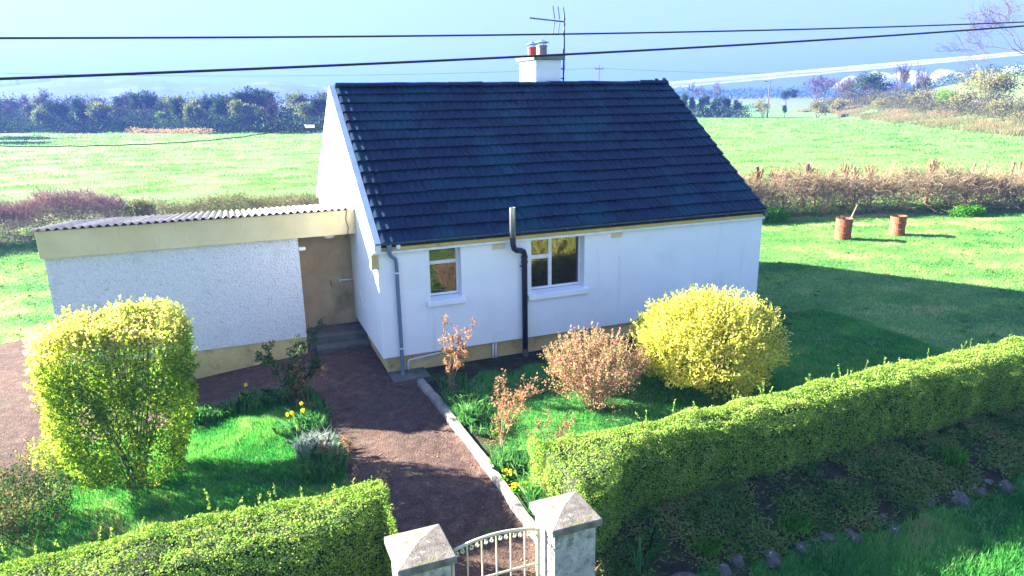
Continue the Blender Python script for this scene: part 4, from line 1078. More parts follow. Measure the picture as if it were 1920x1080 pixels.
for i, (bx, by, br, bn, bh, bf, bl) in enumerate(rows):
    bulb_clump((bx, by), br, bn, bh, bl or ['', 'green bulb clump right after the blooming clump nearest the privet', 'green bulb clump left of the taller blooming clump at the yard edge', '', 'green bulb clump just right of the taller blooming clump at the yard edge', 'green bulb clump under the dark green rose at the yard edge', 'green bulb clump round the foot of the slender orange-leaved rose', '', '', 'green bulb clump between the slender rose and the broad daffodils'][i], 60 + i, bf, group='bulb clumps round the left lawn')
bulb_clump((-1.62, -2.45), .26, 420, .34, 'pale silvery grass clump beside the path', 71, 0, 'grey_leaf', None, 'silver_grass', 'ornamental grass', .008)
bulb_clump((-1.58, -3.05), .30, 420, .36, 'blue green tufted grass clump behind the left hedge', 72, 0, 'strap_leaf', None, 'tufted_grass', 'ornamental grass', .009)
for i, (bx, by, br, bn, bh, bf, bl) in enumerate([
        (.86, -1.95, .22, 150, .28, 0, 'bulb leaves at the foot of the tall rose by the cottage corner'), (.82, -2.75, .15, 110, .34, 0, 'bright green upright bulb leaves behind the kerb wall'),
        (.88, -5.55, .18, 130, .42, 0, 'dense bulb leaves tucked behind the sunlit gate pier'), (.78, -6.1, .14, 90, .36, 1, 'bulb leaves with one yellow bloom touching the sunlit gate pier'),
        (1.02, -1.30, .25, 140, .22, 0, 'spreading bulb leaves in the bed under the small window')]):
    bulb_clump((bx, by), br, bn, bh, bl, 80 + i, bf, group='bulb clumps behind the kerb wall')
for i, (bx, by, br, bn, bh, bl) in enumerate([(1.0, -2.3, .3, 150, .22, 'leafy green bulb clump between the two roses behind the kerb'), (1.05, -3.1, .3, 150, .2, 'short green clump beside the bare-legged rose'),
        (.95, -4.3, .28, 150, .24, 'green clump behind the kerb just beyond the primroses'), (1.1, -5.1, .3, 170, .28, 'thick green clump against the end of the long hedge')]):
    bulb_clump((bx, by), br, bn, bh, bl, 180 + i, 0, group='bulb clumps behind the kerb wall')
bare_stems('rose_bush', 'low copper rose with yellowing leaves beside the primroses', 'rose bush', (1.12, -5.45), .62, 7, 141, leafm=M['brown_leaf'], nleaf=900, spread=.55, lsize=.045)
bare_stems('rose_bush', 'small straggling rose on the lawn left of the twiggy brown shrub', 'rose bush', (1.75, -3.95), .55, 6, 142, leafm=M['rose_leaf'], nleaf=500, spread=.7, lsize=.04)
def primula(c, label, seed):
    g = np.random.default_rng(seed)
    o = thing('primrose', label, 'primrose', (c[0], c[1], g1(c[0], c[1]) + .05), 0, 'primroses along the kerb wall')
    n = 70; D = rand_dir(n, g); D[:, 2] = np.abs(D[:, 2]) * .5 + .1; D = unit(D)
    leaves_obj('leaves', np.zeros((n, 3)) + g.normal(0, .03, (n, 3)), D, .09, .04, M['nettle'], o, None, g)
    m = 60; P = g.normal(0, .055, (m, 3)); P[:, 2] = .05 + np.abs(P[:, 2]) * .5
    D = unit(rand_dir(m, g) * .6 + np.array([0, 0, .6])); leaves_obj('flowers', P, D, .035, .032, M['daffodil'], o, None, g)
primula((.74, -4.70), 'yellow primrose farthest from the gate pier along the kerb wall', 91)
primula((.75, -5.08), 'yellow primrose in the middle of those on the kerb wall', 92)
primula((.73, -5.95), 'yellow primrose closest to the sunlit gate pier', 93)

# ground cover, stones and tufts on the bank below the long hedge
x, y = scatter(100000, .9, 15, -7.4, -5.95, in_bank)
k = fbm(x * 2.4, y * 2.4, 8, 3) + rng.normal(0, .07, len(x)) > .42
x, y = x[k], y[k]
P = np.stack([x, y, gz(x, y) + .012 + np.abs(rng.normal(0, .03, len(x)))], 1)
D = rand_dir(len(P)); D[:, 2] = np.abs(D[:, 2]) * .6; D = unit(D)
tag(leaves_obj('ground_cover', P, D, rng.uniform(.02, .055, len(P)), rng.uniform(.015, .035, len(P)), M['ground_cover'],
    v=np.clip(fbm(x * 3, y * 3, 2, 2) * 1.3 - .2 + rng.normal(0, .15, len(x)), 0, 1), Nref=np.tile([0, 0, 1.0], (len(P), 1))), kind='stuff')
x, y = scatter(1500, .9, 15, -7.2, -6.0, in_bank)
P = np.stack([x, y, gz(x, y) + .02], 1); D = rand_dir(len(P)); D[:, 2] *= .35; D = unit(D)
tag(leaves_obj('dead_stalks', P, D, rng.uniform(.05, .22, len(P)), .008, M['twig_pale']), kind='stuff')
for i, (bx, by, br, bn, bh, bl) in enumerate([(1.62, -6.72, .08, 16, .38, 'small tuft of long green blades on the bank nearest the gate pier'), (2.95, -6.42, .04, 8, .48, 'thin upright pair of long green blades on the bank'),
        (2.55, -6.70, .16, 90, .13, 'low mossy green cushion plant on the bank'), (3.9, -6.75, .20, 90, .16, 'leafy green plant above the row of stones'), (7.1, -6.5, .18, 80, .2, 'green tuft on the bank at the far end of the stones')]):
    bulb_clump((bx, by), br, bn, bh, bl, 100 + i, 0, 'nettle' if i > 1 else 'strap_leaf', 'plants on the bank', 'bank_plant', 'plant', .018 if i > 1 else .012)

def stone_mesh(seed, sx, sy, sz):
    g = np.random.default_rng(seed)
    import bmesh
    bm = bmesh.new(); bmesh.ops.create_icosphere(bm, subdivisions=2, radius=1)
    for v in bm.verts:
        p = np.array(v.co); k = 1 + 1.1 * (float(fbm(p[0] * 1.3 + seed, p[1] * 1.3, p[2] * 1.3, 2)) - .5)
        v.co = Vector((p[0] * sx * k, p[1] * sy * k, p[2] * sz * k))
    me = bpy.data.meshes.new('stone'); bm.to_mesh(me); bm.free(); return me
sm = [stone_mesh(s_, *d) for s_, d in enumerate([(.10, .07, .08), (.07, .06, .06), (.13, .08, .09), (.08, .07, .10)])]
for q in sm: q.materials.append(M['stone'])
g = np.random.default_rng(8)
sx_ = 1.7; first = True
while sx_ < 10.2:
    for rr in range(2 if g.random() < .3 else 1):
        yy = -7.03 + g.normal(0, .05) - rr * .12 + .03 * (sx_ - 2) * .7
        o = link('stone', sm[g.integers(0, 4)]); s_ = g.uniform(.7, 1.25)
        o.location = (sx_ + g.normal(0, .03), yy, g1(sx_, yy) - .005 * s_); o.rotation_euler = (g.uniform(-.3, .3), g.uniform(-.3, .3), g.uniform(0, 6.28)); o.scale = (s_,) * 3
        tag(o, 'grey field stone in the rough row at the foot of the hedge bank', 'stone', 'stones along the foot of the bank')
    sx_ += g.uniform(.2, .7)
o = link('stone', stone_mesh(77, .34, .16, .10), M['stone'], None, (1.95, -7.02, g1(1.95, -7.02) + .02)); tag(o, 'largest flat pale stone at the near end of the stone row', 'stone', 'stones along the foot of the bank')

# ------------------------------------------------------------------ rusty drums on the lawn
def drum(x, y, h, label, tilt, dent, seed):
    g = np.random.default_rng(seed)
    o = thing('oil_drum', label, 'barrel', (x, y, g1(x, y)), seed * .7, 'rusty drums on the lawn')
    o.rotation_euler = (tilt[0], tilt[1], seed * .7)
    R = .285; prof = [(R, 0)]
    for zb in (.33, .66): prof += [(R, h * zb - .02), (R + .016, h * zb), (R, h * zb + .02)]
    prof += [(R, h - .01), (R + .014, h), (R - .006, h), (R - .010, h * .97), (R - .014, .06), (0.02, .05)]
    b = MB().lathe(prof, (0, 0, 0), 28)
    V = []
    for (vx, vy, vz) in b.v:
        a = math.atan2(vy, vx); k = 1 - dent * max(0, math.cos(a + 1.9)) ** 3 * math.exp(-((vz - h * .25) / (h * .28)) ** 2) - dent * .5 * max(0, math.cos(a - .6)) ** 4 * math.exp(-((vz - h * .75) / (h * .22)) ** 2)
        k += (float(fbm(np.array(vx * 4 + seed), np.array(vy * 4), np.array(vz * 4), 2)) - .5) * .03
        V.append((vx * k, vy * k, vz))
    b.v = V
    b.build('body', M['rust'], o, smooth=False)
    return o
drum(18.42, 6.32, .78, 'upright rusty oil drum with a stick and debris in its open top', (0.0, 0.01), .05, 1)
drum(20.88, 6.05, .72, 'crumpled rusty oil drum standing alone farther right on the lawn', (-.03, .05), .26, 2)
st = thing('stick', 'long pale stick leaning out of the upright rusty drum', 'stick', (18.55, 6.3, .45))
MB().tube([(0, 0, 0), (.22, .02, .38), (.44, .04, .78)], [.03, .028, .018], 6).build('shaft', M['wood'], st)
db = bare_stems('dead_twigs', 'bundle of dark dead twigs poking from the upright drum', 'twigs', (18.33, 6.34), .55, 6, 120, spread=.25, r0=.012)
db.location.z = .45

# ------------------------------------------------------------------ field hedges
def twig_hedge(name, label, path, n_twig, n_leaf, width, tmat, lmat, seed, tl=(.25, .6), r=.005, lsize=.06, lowleaf=True, up=.8):
    """path: list of (x, y, height)"""
    g = np.random.default_rng(seed)
    o = thing(name, label, 'hedge', (path[len(path) // 2][0], path[len(path) // 2][1], 0))
    pts = np.array(path, float); d = np.concatenate([[0], np.cumsum(np.hypot(np.diff(pts[:, 0]), np.diff(pts[:, 1])))])
    def sample(n):
        u = g.random(n) * d[-1]; X = np.interp(u, d, pts[:, 0]); Y = np.interp(u, d, pts[:, 1]); H = np.interp(u, d, pts[:, 2])
        H = H * (.72 + .56 * fbm(u * .9, u * 0 + seed, 0, 3))
        q = g.uniform(-1, 1, n); prof_ = np.sqrt(np.clip(1 - np.abs(q) ** 2.2, 0, 1))
        ww = width * (.8 + .4 * fbm(u * .7, u * 0 + 3 + seed, 0, 2))
        return X + g.normal(0, .1, n), Y + q * ww, H * prof_, q
    X, Y, H, q = sample(n_twig)
    z = H * (1 - np.abs(g.normal(0, .22, n_twig)))
    P0 = np.stack([X, Y, gz(X, Y) + np.clip(z - .25, 0, None)], 1) - np.array([o.location.x, o.location.y, 0])
    D = unit(g.normal(size=(n_twig, 3)) * np.array([1, 1, .8]) + np.stack([q * 0, q * .5, np.full(n_twig, up)], 1))
    L = g.uniform(*tl, n_twig)[:, None]
    P1 = P0 + D * L * .55; P2 = P1 + unit(D + g.normal(0, .45, (n_twig, 3))) * L * .45
    S = [(a, b, r, r * .8) for a, b in zip(P0, P1)] + [(b, c, r * .8, r * .35) for b, c in zip(P1, P2)]
    V, F = seg_arrays(S, 3); vv = np.repeat(g.random(len(S)), 3)
    F2 = F.reshape(3, len(S), 4).transpose(1, 0, 2).reshape(-1, 4)
    link('twigs', np_mesh('twigs', V, F2, vv), tmat, o)
    X, Y, H, q = sample(n_leaf)
    z = H * (g.random(n_leaf) ** (1.6 if lowleaf else .6))
    P = np.stack([X, Y, gz(X, Y) + z + .02], 1) - np.array([o.location.x, o.location.y, 0])
    k = fbm(P[:, 0] * 1.3 + 30, P[:, 1] * 1.3, P[:, 2] * 1.3 + seed, 2) + g.normal(0, .08, n_leaf) > .45
    P = P[k]
    leaves_obj('leaves', P, unit(rand_dir(len(P), g) + np.array([0, -.3, .2])), lsize * g.uniform(.6, 1.3, len(P)), lsize * .7 * g.uniform(.6, 1.3, len(P)), lmat, o, None, g)
    return o
twig_hedge('field_hedge', 'pinkish brown twiggy field hedge beyond the shed at the far left', [(-26, 20.9, 1.75), (-14, 20.7, 1.8), (-9, 20.9, 1.85), (-6.6, 21.0, 1.6)], 22000, 12000, 1.3, M['twig_pink'], M['bramble_leaf'], 51, lsize=.07, r=.0085)
twig_hedge('field_hedge', 'lower brown and green field hedge between the pinkish hedge and the cottage', [(-6.2, 20.8, 1.3), (-4, 20.4, 1.3), (0, 19.8, 1.35), (6, 19, 1.4)], 9000, 12000, .95, M['twig_pale'], M['bramble_leaf'], 52, lsize=.07, lowleaf=False)
shrub('hazel_bush', 'pale yellow tufted bush at the end of the pinkish field hedge', 'bush', (-6.0, 20.6), 2600, dome(.6, .6, .65, .65), .09, .045, M['grass_dry'], 53, stems=30, stem_mat='wood', shoots=20, depth=.3)
twig_hedge('field_hedge', 'brambly cut-back field hedge behind the rusty drums', [(14.5, 13.2, 1.7), (17.2, 12.3, 1.85), (20, 12.1, 1.9), (24, 11.4, 1.85), (27, 10.2, 2.0), (30.5, 8.9, 1.75), (33, 8.0, 2.1), (36, 7.0, 2.3), (44, 4.0, 2.2)], 20000, 60000, 1.45, M['twig_pale'], M['bramble_leaf'], 54, tl=(.3, 1.0), r=.009, lsize=.065, up=.35)
g = np.random.default_rng(14)
cut = [(16.2, 13.3, 1.5, 'c'), (17.0, 12.9, 1.7, 'c'), (17.9, 13.0, 1.5, 'c'), (18.9, 12.9, 1.75, 'c'), (19.6, 13.0, 1.7, 'c'), (20.2, 12.8, 2.0, 't'), (20.9, 12.9, 1.9, 'c'), (21.5, 12.8, 1.8, 'c'), (22.5, 12.6, 2.05, 't'), (23.2, 12.6, 1.8, 'c'),
       (23.9, 12.5, 1.7, 'c'), (24.7, 12.3, 2.0, 'c'), (25.3, 12.2, 1.8, 'c'), (26.0, 11.9, 1.9, 'c'), (28.6, 11.0, 2.1, 'v'), (30.2, 10.2, 1.95, 's'), (30.9, 10.0, 2.0, 's'), (32.2, 9.6, 1.95, 's'), (32.5, 9.4, 1.9, 's'), (33.4, 9.0, 1.8, 'c'), (34.6, 8.6, 2.0, 'v'), (35.5, 8.2, 1.9, 'c'), (36.4, 7.8, 1.9, 'c')]
lab = {'c': 'short lopped thorn stump in the brambly hedge behind the drums', 't': 'thick brown lopped trunk standing in the brambly hedge', 'v': 'stump with a dense flat-cut head of stems in the brambly hedge', 's': 'slim pale cut pole standing clear of the brambly hedge'}
ORD = ['first', 'second', 'third', 'fourth', 'fifth', 'sixth', 'seventh', 'eighth', 'ninth', 'tenth', 'eleventh', 'twelfth', 'thirteenth', 'fourteenth', 'fifteenth', 'sixteenth', 'seventeenth', 'eighteenth']
lab = {'c': 'short lopped thorn stump, %s from the cottage in the brambly hedge', 't': 'thick brown lopped trunk, %s from the cottage in the brambly hedge', 'v': 'stump with dense flat-cut head of stems, %s from the cottage in the brambly hedge', 's': 'slim pale cut pole, %s from the cottage in the brambly hedge'}
seen_ = {}
for (cx_, cy_, ch_, kd) in cut:
    seen_[kd] = seen_.get(kd, -1) + 1
    o = thing('cut_stump', lab[kd] % ORD[seen_[kd]], 'tree stump', (cx_, cy_, g1(cx_, cy_)), g.uniform(0, 6), 'lopped stumps in the hedge behind the drums')
    r0 = {'c': .05, 't': .10, 'v': .08, 's': .06}[kd]
    lean = g.normal(0, .08, 2)
    MB().tube([(0, 0, -.2), (lean[0] * .5, lean[1] * .5, ch_ * .5), (lean[0] * 1.6, lean[1] * 1.6, ch_)], [r0 * 1.2, r0, r0 * .9], 8).build('trunk', M['bark'] if kd == 't' else M['cut_wood'], o)
    nb = {'c': 16, 't': 14, 'v': 30, 's': 2}[kd]; S = []
    for k in range(nb):
        zz = ch_ * g.uniform(.45, .75); b = np.array([lean[0] * zz, lean[1] * zz, zz]); a = g.uniform(0, 6.28)
        e = b + np.array([math.cos(a) * g.uniform(.15, .45), math.sin(a) * g.uniform(.15, .3), (ch_ - zz) * g.uniform(.6, 1.05)])
        S.append((b, e, .026, .018))
        if g.random() < .7: S.append((e, e + g.normal(0, .09, 3), .014, .012))
    V, F = seg_arrays(S, 5); link('cut_branches', np_mesh('cut_branches', V, F), M['cut_wood'], o)
shrub('nettle_patch', 'bright green nettle patch on the lawn edge by the cottage corner', 'plant', (18.2, 10.6), 5200, dome(1.5, .8, .45, .2), .10, .05, M['nettle'], 55, stems=4, depth=.3)
shrub('nettle_patch', 'small green weed clump at the foot of the hedge right of the second drum', 'plant', (27.2, 7.9), 2200, dome(.9, .5, .3, .15), .10, .05, M['nettle'], 56, stems=4, depth=.3)
shrub('grass_tussock', 'green tussock on the lawn just left of the shed', 'plant', (-8.5, 18.6), 2000, dome(.8, .5, .4, .2), .12, .03, M['nettle'], 57, stems=3, depth=.3)
fp = thing('fence_post', 'slim brown fence post standing behind the right corner of the cottage roof', 'post', (18.46, 13.6, g1(18.46, 13.6)))
MB().tube([(0, 0, -.3), (.01, 0, 1.45)], [.045, .04], 7).build('shaft', M['cut_wood'], fp)
sap = bare_stems('sapling', 'thin bare sapling rising from the field hedge behind the shed roof', 'sapling', (-5.9, 21.1), 2.5, 2, 58, mat='wood', spread=.12, r0=.014)

# ------------------------------------------------------------------ trees
M['ivy_tree'] = leafmat('ivy_clad_crown', [(0.0, (0.04, 0.085, 0.025)), (0.5, (0.12, 0.17, 0.05)), (0.85, (0.23, 0.25, 0.09)), (1.0, (0.28, 0.22, 0.13))], trans=0.3, gloss=0.0, clump=(.6, .5))
M['bright_tree'] = leafmat('bright_green_crown', [(0.0, (0.07, 0.17, 0.02)), (0.6, (0.17, 0.30, 0.04)), (1.0, (0.27, 0.36, 0.08))], trans=0.35, gloss=0.0, clump=(.6, .4))
M['dark_tree'] = leafmat('evergreen_crown', [(0.0, (0.014, 0.045, 0.016)), (0.6, (0.042, 0.095, 0.032)), (1.0, (0.10, 0.14, 0.05))], trans=0.15, gloss=0.0, clump=(.6, .4))
M['olive_tree'] = leafmat('olive_scrub_crown', [(0.0, (0.09, 0.11, 0.03)), (0.5, (0.20, 0.20, 0.07)), (1.0, (0.33, 0.28, 0.13))], trans=0.3, gloss=0.0, clump=(.5, .4))
M['scrub'] = leafmat('bank_scrub_leaf', [(0.0, (0.03, 0.05, 0.015)), (0.5, (0.085, 0.10, 0.035)), (1.0, (0.19, 0.165, 0.085))], trans=0.25, gloss=0.0, clump=(.35, .7))
M['bare_twig'] = leafmat('bare_twigs', [(0.0, (0.05, 0.046, 0.034)), (0.6, (0.10, 0.09, 0.066)), (1.0, (0.17, 0.15, 0.11))], trans=0, gloss=0)

def grow(g, p, d, L, r, depth, S, T, spread, kids, up, wob=.16):
    n = 3
    for i in range(n):
        q = p + d * L / n; r2 = r * .86
        S[min(depth, 3)].append((p, q, r, r2)); p = q; r = r2
        d = unit(d + g.normal(0, wob, 3) + np.array([0, 0, up * .12]))
        if depth > 0 and i >= (1 if depth > 2 else 0):
            for k in range(kids if i == n - 1 else max(1, kids - 1)):
                dd = unit(d + unit(g.normal(size=3)) * spread + np.array([0, 0, up * .35]))
                grow(g, p, dd, L * g.uniform(.55, .78), r * g.uniform(.5, .65), depth - 1, S, T, spread, kids, up, wob)
    if depth == 0: T.append((p, d))

def tree_meshes(kind, seed, H, crown_mat, depth=4, spread=.75, kids=2, up=.5, n_leaf=2600, leaf=.22, trunkH=.3, r0=.16, stems=1, blob=.9, tmin=.032):
    g = np.random.default_rng(seed)
    S = {k: [] for k in range(4)}; T = []
    for s_ in range(stems):
        a = g.uniform(0, 6.28); lean = 0 if stems == 1 else .45
        d = unit(np.array([math.cos(a) * lean, math.sin(a) * lean, 1]) + g.normal(0, .06, 3))
        grow(g, np.array([0, 0, -.3]) + d * 0, d, H * trunkH, r0, depth, S, T, spread, kids, up)
    allz = max(t[0][2] for t in T); k = H / allz
    sc = lambda A: [(a * k, b * k, c, e) for a, b, c, e in A]
    trunk = sc(S[3] + S[2]); fine = sc(S[1] + S[0])
    Vt, Ft = seg_arrays(trunk, 6); tm = np_mesh('trunk', Vt, Ft); tm.materials.append(M['bark'])
    tw = [(a, b, max(c * .7, tmin), max(e * .6, tmin * .7)) for a, b, c, e in fine]
    Vf, Ff = seg_arrays(tw, 3); vf = g.random(len(Ff))
    if kind == 'bare':
        cm = np_mesh('crown', Vf, Ff, vf); cm.materials.append(crown_mat); return tm, cm
    tips = np.array([t[0] for t in T]) * k
    i = g.integers(0, len(tips), n_leaf)
    # leaf clumps round a subset of tips so that the crown has heads and gaps
    P = tips[i] + g.normal(0, 1, (n_leaf, 3)) * np.array([blob, blob, blob * .7]) * .42 * (H / 7)
    P = P[P[:, 2] > .15]
    keep = fbm(P[:, 0] * .9 + seed, P[:, 1] * .9, P[:, 2] * .9, 2) + g.normal(0, .07, len(P)) > .43; P = P[keep]; n = len(P)
    Dn = unit(P - np.array([0, 0, H * .5])); D = unit(rand_dir(n, g) + .4 * Dn)
    Vl, Fl = leaf_arrays(P, D, leaf * g.uniform(.6, 1.4, n), leaf * .8 * g.uniform(.6, 1.3, n), g)
    cm = np_mesh('crown', Vl, Fl, g.random(n)); cm.materials.append(crown_mat)
    return tm, cm

def put_tree(name, meshes, x, y, s, rz, label, group=None, cat='tree', sz=None, z=None):
    o = thing(name, label, cat, (x, y, (g1(x, y) if z is None else z) - .05), rz, group)
    o.scale = (s, s, s if sz is None else sz)
    link('trunk', meshes[0], None, o); link('crown', meshes[1], None, o)
    return o

PROTO = {
    'ivy': [tree_meshes('leaf', 201 + i, 5.0, M['ivy_tree'], n_leaf=3600, leaf=.30, blob=1.25, trunkH=.26) for i in range(3)],
    'bright': [tree_meshes('leaf', 211, 4.2, M['bright_tree'], n_leaf=3000, leaf=.26, blob=1.1, trunkH=.28)],
    'dark': [tree_meshes('leaf', 221 + i, 6.0, M['dark_tree'], n_leaf=3400, leaf=.32, blob=1.0, trunkH=.36, spread=.6) for i in range(2)],
    'bare': [tree_meshes('bare', 231 + i, 6.0, M['bare_twig'], depth=5, spread=.7, kids=2, up=.7, trunkH=.30, r0=.12) for i in range(3)],
}
gw_ = np.random.default_rng(400)
edge = np.array([(-60, 166), (-41, 150.5), (-30.5, 139.6), (-20.9, 130.7), (-12, 125), (-3.5, 113), (4.5, 110.5), (12.6, 107.5), (24, 104)], float)
el = np.concatenate([[0], np.cumsum(np.hypot(np.diff(edge[:, 0]), np.diff(edge[:, 1])))])
WL = {'ivy': 'rounded ivy-green tree in the hazy wood beyond the left field', 'bright': 'fresh bright green tree in the hazy wood beyond the left field',
      'dark': 'dark blue-green evergreen in the hazy wood beyond the left field', 'bare': 'bare mauve-grey tree in the hazy wood beyond the left field'}
ROWS_ = {0: 'in the front row of the hazy wood beyond the left field', 1: 'in the second row of the hazy wood beyond the left field', 2: 'on the back skyline of the hazy wood beyond the left field'}
def wood_tree(kind, u, dep, s, label=None):
    x = np.interp(u * el[-1], el, edge[:, 0]); y = np.interp(u * el[-1], el, edge[:, 1])
    pr = PROTO[kind][gw_.integers(0, len(PROTO[kind]))]
    put_tree(kind.replace('ivy', 'ivy_clad').replace('dark', 'evergreen') + '_tree', pr, x + .40 * dep, y + .92 * dep, s, gw_.uniform(0, 6.28), label or WL[kind].replace('in the hazy wood beyond the left field', ROWS_[0 if dep < 8 else 1 if dep < 20 else 2]), 'trees of the hazy wood beyond the left field')
for i in range(24): wood_tree(gw_.choice(['ivy', 'ivy', 'ivy', 'bare', 'bare', 'dark']), (i + gw_.uniform(-.3, .3)) / 23.5, gw_.uniform(1.5, 6), gw_.uniform(.75, 1.02))
for i in range(22): wood_tree(gw_.choice(['ivy', 'ivy', 'dark', 'bare', 'bare', 'bare']), (i + gw_.uniform(-.3, .3)) / 21.5, gw_.uniform(9, 18), gw_.uniform(.95, 1.25))
for i in range(20): wood_tree(gw_.choice(['bare', 'bare', 'bare', 'dark', 'ivy']), (i + gw_.uniform(-.3, .3)) / 19.5, gw_.uniform(22, 36), gw_.uniform(1.05, 1.4))
wood_tree('bright', .915, 1.2, .85, 'brightest yellow-green tree at the wood edge just left of the cottage gable')
wood_tree('bright', .585, 4, .95, 'yellow-green tree at the wood edge above the middle of the shed roof')
wood_tree('bright', .42, 5, .85, 'small yellow-green tree at the wood edge above the left part of the shed')
wood_tree('dark', .955, 3, .80, 'broad dark blue evergreen beside the cottage gable at the wood edge')
wood_tree('bare', .23, 12, 1.42, 'tall spreading bare tree standing above the hazy wood at the far left')
wood_tree('bare', .985, 5, 1.15, 'bare brown tree half hidden by the cottage gable')
for (x, y, s) in ((-38.5, 118, 1.3), (-41.5, 127, 1.4), (-36.5, 109, 1.1), (-44, 121, 1.5), (-44, 136, 1.4)):   # just outside the frame: their shade lies across the field corner
    put_tree('evergreen_tree', PROTO['dark'][0], x, y, s, x, 'dark tree beyond the left edge of the field', 'trees left of the field')
# undergrowth at the wood edge and the far wood behind it
def mass(name, n, pts, w, h, size, mat, seed, low=1.0):
    g = np.random.default_rng(seed); pts = np.array(pts, float)
    d = np.concatenate([[0], np.cumsum(np.hypot(np.diff(pts[:, 0]), np.diff(pts[:, 1])))]); u = g.random(n) * d[-1]
    X = np.interp(u, d, pts[:, 0]) + g.normal(0, w, n); Y = np.interp(u, d, pts[:, 1]) + g.normal(0, w, n)
    H = h * (.45 + 1.1 * fbm(X / (h * 1.2), Y / (h * 1.2), seed, 3))
    P = np.stack([X, Y, gz(X, Y) + H * g.random(n) ** low], 1)
    tag(leaves_obj(name, P, rand_dir(n, g), size * g.uniform(.6, 1.3, n), size * .8 * g.uniform(.6, 1.3, n), mat, None, None, g), kind='stuff')
mass('undergrowth', 22000, [(x + 1.2, y + 2.2) for x, y in edge], 1.4, 2.6, .27, M['dark_tree'], 501)
mass('undergrowth', 5000, [(x + .3, y + .6) for x, y in edge], .8, 1.0, .22, M['dark_tree'], 502)
mass('far_wood', 28000, [(-110, 240), (-60, 215), (0, 180), (60, 165)], 14, 5.6, .45, M['bare_twig'], 503, 1.2)
mass('far_wood', 16000, [(-110, 250), (-60, 225), (0, 190), (60, 175)], 12, 5.8, .5, M['dark_tree'], 504, 1.2)
mass('far_treeline', 5000, [(330, 520), (430, 470), (520, 400)], 10, 7.0, 1.5, M['dark_tree'], 505, .8)
mass('far_treeline', 5000, [(250, 640), (480, 640), (700, 560)], 14, 9.0, 2.0, M['dark_tree'], 506, .8)
mass('undergrowth', 14000, [(x + 4.5, y + 10) for x, y in edge], 2.5, 3.6, .5, M['dark_tree'], 512)
mass('dead_bracken', 2500, [(-16.5, 126.5), (-10, 121.5), (-4, 112.5)], .7, .8, .22, M['brown_leaf'], 507)

# row beyond the right field
for i, (x, y, s, sz) in enumerate([(93.0, 122.6, .62, .85), (95.2, 121.6, .58, .72), (97.2, 120.3, .60, .78), (99.0, 119.2, .55, .66), (101.0, 117.8, .60, .72), (102.8, 116.4, .52, .60)]):
    put_tree('evergreen_tree', PROTO['dark'][i % 2], x, y, s, i * 1.3, 'dark teal evergreen in the close row just right of the roof end', 'evergreen row beyond the right field', sz=sz)
mass('undergrowth', 5000, [(91, 123), (97, 120), (104, 114.5)], .9, 2.6, .3, M['dark_tree'], 508)
put_tree('willow_bush', tree_meshes('leaf', 241, 3.8, M['olive_tree'], n_leaf=2600, leaf=.24, stems=5, trunkH=.3, r0=.06, depth=3), 106.5, 112.2, 1.0, 0, 'tawny willow bush at the field end beside the lamp pole', None, 'bush', sz=1.0)
put_tree('thorn_bush', PROTO['dark'][1], 110.2, 109.6, .42, 1, 'low dark thorn bush under the lamp pole', None, 'bush')
put_tree('scrub_bush', tree_meshes('leaf', 242, 2.6, M['olive_tree'], n_leaf=2600, leaf=.24, stems=6, trunkH=.3, r0=.05, depth=3, blob=1.2), 116, 106, 1.25, 0, 'pale olive scrub bush right of the lamp pole', None, 'bush')
put_tree('scrub_bush', tree_meshes('leaf', 243, 2.2, M['olive_tree'], n_leaf=2200, leaf=.22, stems=6, trunkH=.3, r0=.05, depth=3, blob=1.3), 127, 111, 1.3, 2, 'wide pale scrub bush left of the dark round bare tree', None, 'bush')
put_tree('bare_tree', PROTO['bare'][0], 131, 172.5, 1.5, 0, 'blue-grey tree just beyond the right end of the roof ridge', None)
put_tree('bare_tree', PROTO['bare'][1], 138, 168, 1.5, 1, 'second blue-grey tree beyond the right end of the roof ridge, wider crowned', None)
put_tree('evergreen_tree', PROTO['dark'][0], 178, 183, 1.05, 2, 'small dark thin-topped tree standing alone left of the bare bank trees', None)
# trees on the rough bank
put_tree('bare_tree', tree_meshes('bare', 251, 8.4, M['twig_brown'], depth=5, spread=.95, kids=2, up=.4, trunkH=.22, r0=.2, stems=3), 152.8, 143.1, 1.12, 0, 'dark dense round bare tree on the bank, leftmost of the bank trees')
put_tree('bare_tree', tree_meshes('bare', 252, 7.0, M['bare_twig'], depth=5, spread=.9, kids=2, up=.5, trunkH=.2, r0=.14, stems=5), 133.8, 112.8, 1.12, 0, 'spiky grey multi-stemmed bare tree on the bank touching the dark ivy bush')
put_tree('ivy_bush', tree_meshes('leaf', 253, 5.6, M['dark_tree'], n_leaf=5200, leaf=.26, stems=5, trunkH=.25, r0=.12, blob=1.1), 131.5, 107.0, 1.2, 0, 'big dark ivy-covered bush on the bank beside the spiky bare tree', None, 'bush')
put_tree('bare_tree', tree_meshes('bare', 254, 7.6, M['bare_twig'], depth=4, spread=.55, kids=2, up=.9, trunkH=.3, r0=.12, stems=4), 120, 89.3, 1.15, 0, 'open fan-shaped bare tree with upright stems on the bank')
put_tree('green_bush', tree_meshes('leaf', 255, 3.6, M['bright_tree'], n_leaf=3800, leaf=.18, stems=5, trunkH=.22, r0=.06, blob=.9, depth=3), 112, 74.8, 1.1, 0, 'compact bright green bush on the bank', None, 'bush')
put_tree('olive_bush', tree_meshes('leaf', 256, 5.8, M['olive_tree'], n_leaf=6500, leaf=.20, stems=6, trunkH=.24, r0=.10, blob=1.15), 106.1, 63.6, 1.2, 0, 'large olive green bush with dark shaded side on the bank', None, 'bush')
scr = tree_meshes('leaf', 257, 2.6, M['olive_tree'], n_leaf=2600, leaf=.16, stems=8, trunkH=.3, r0=.04, depth=3, blob=1.0)
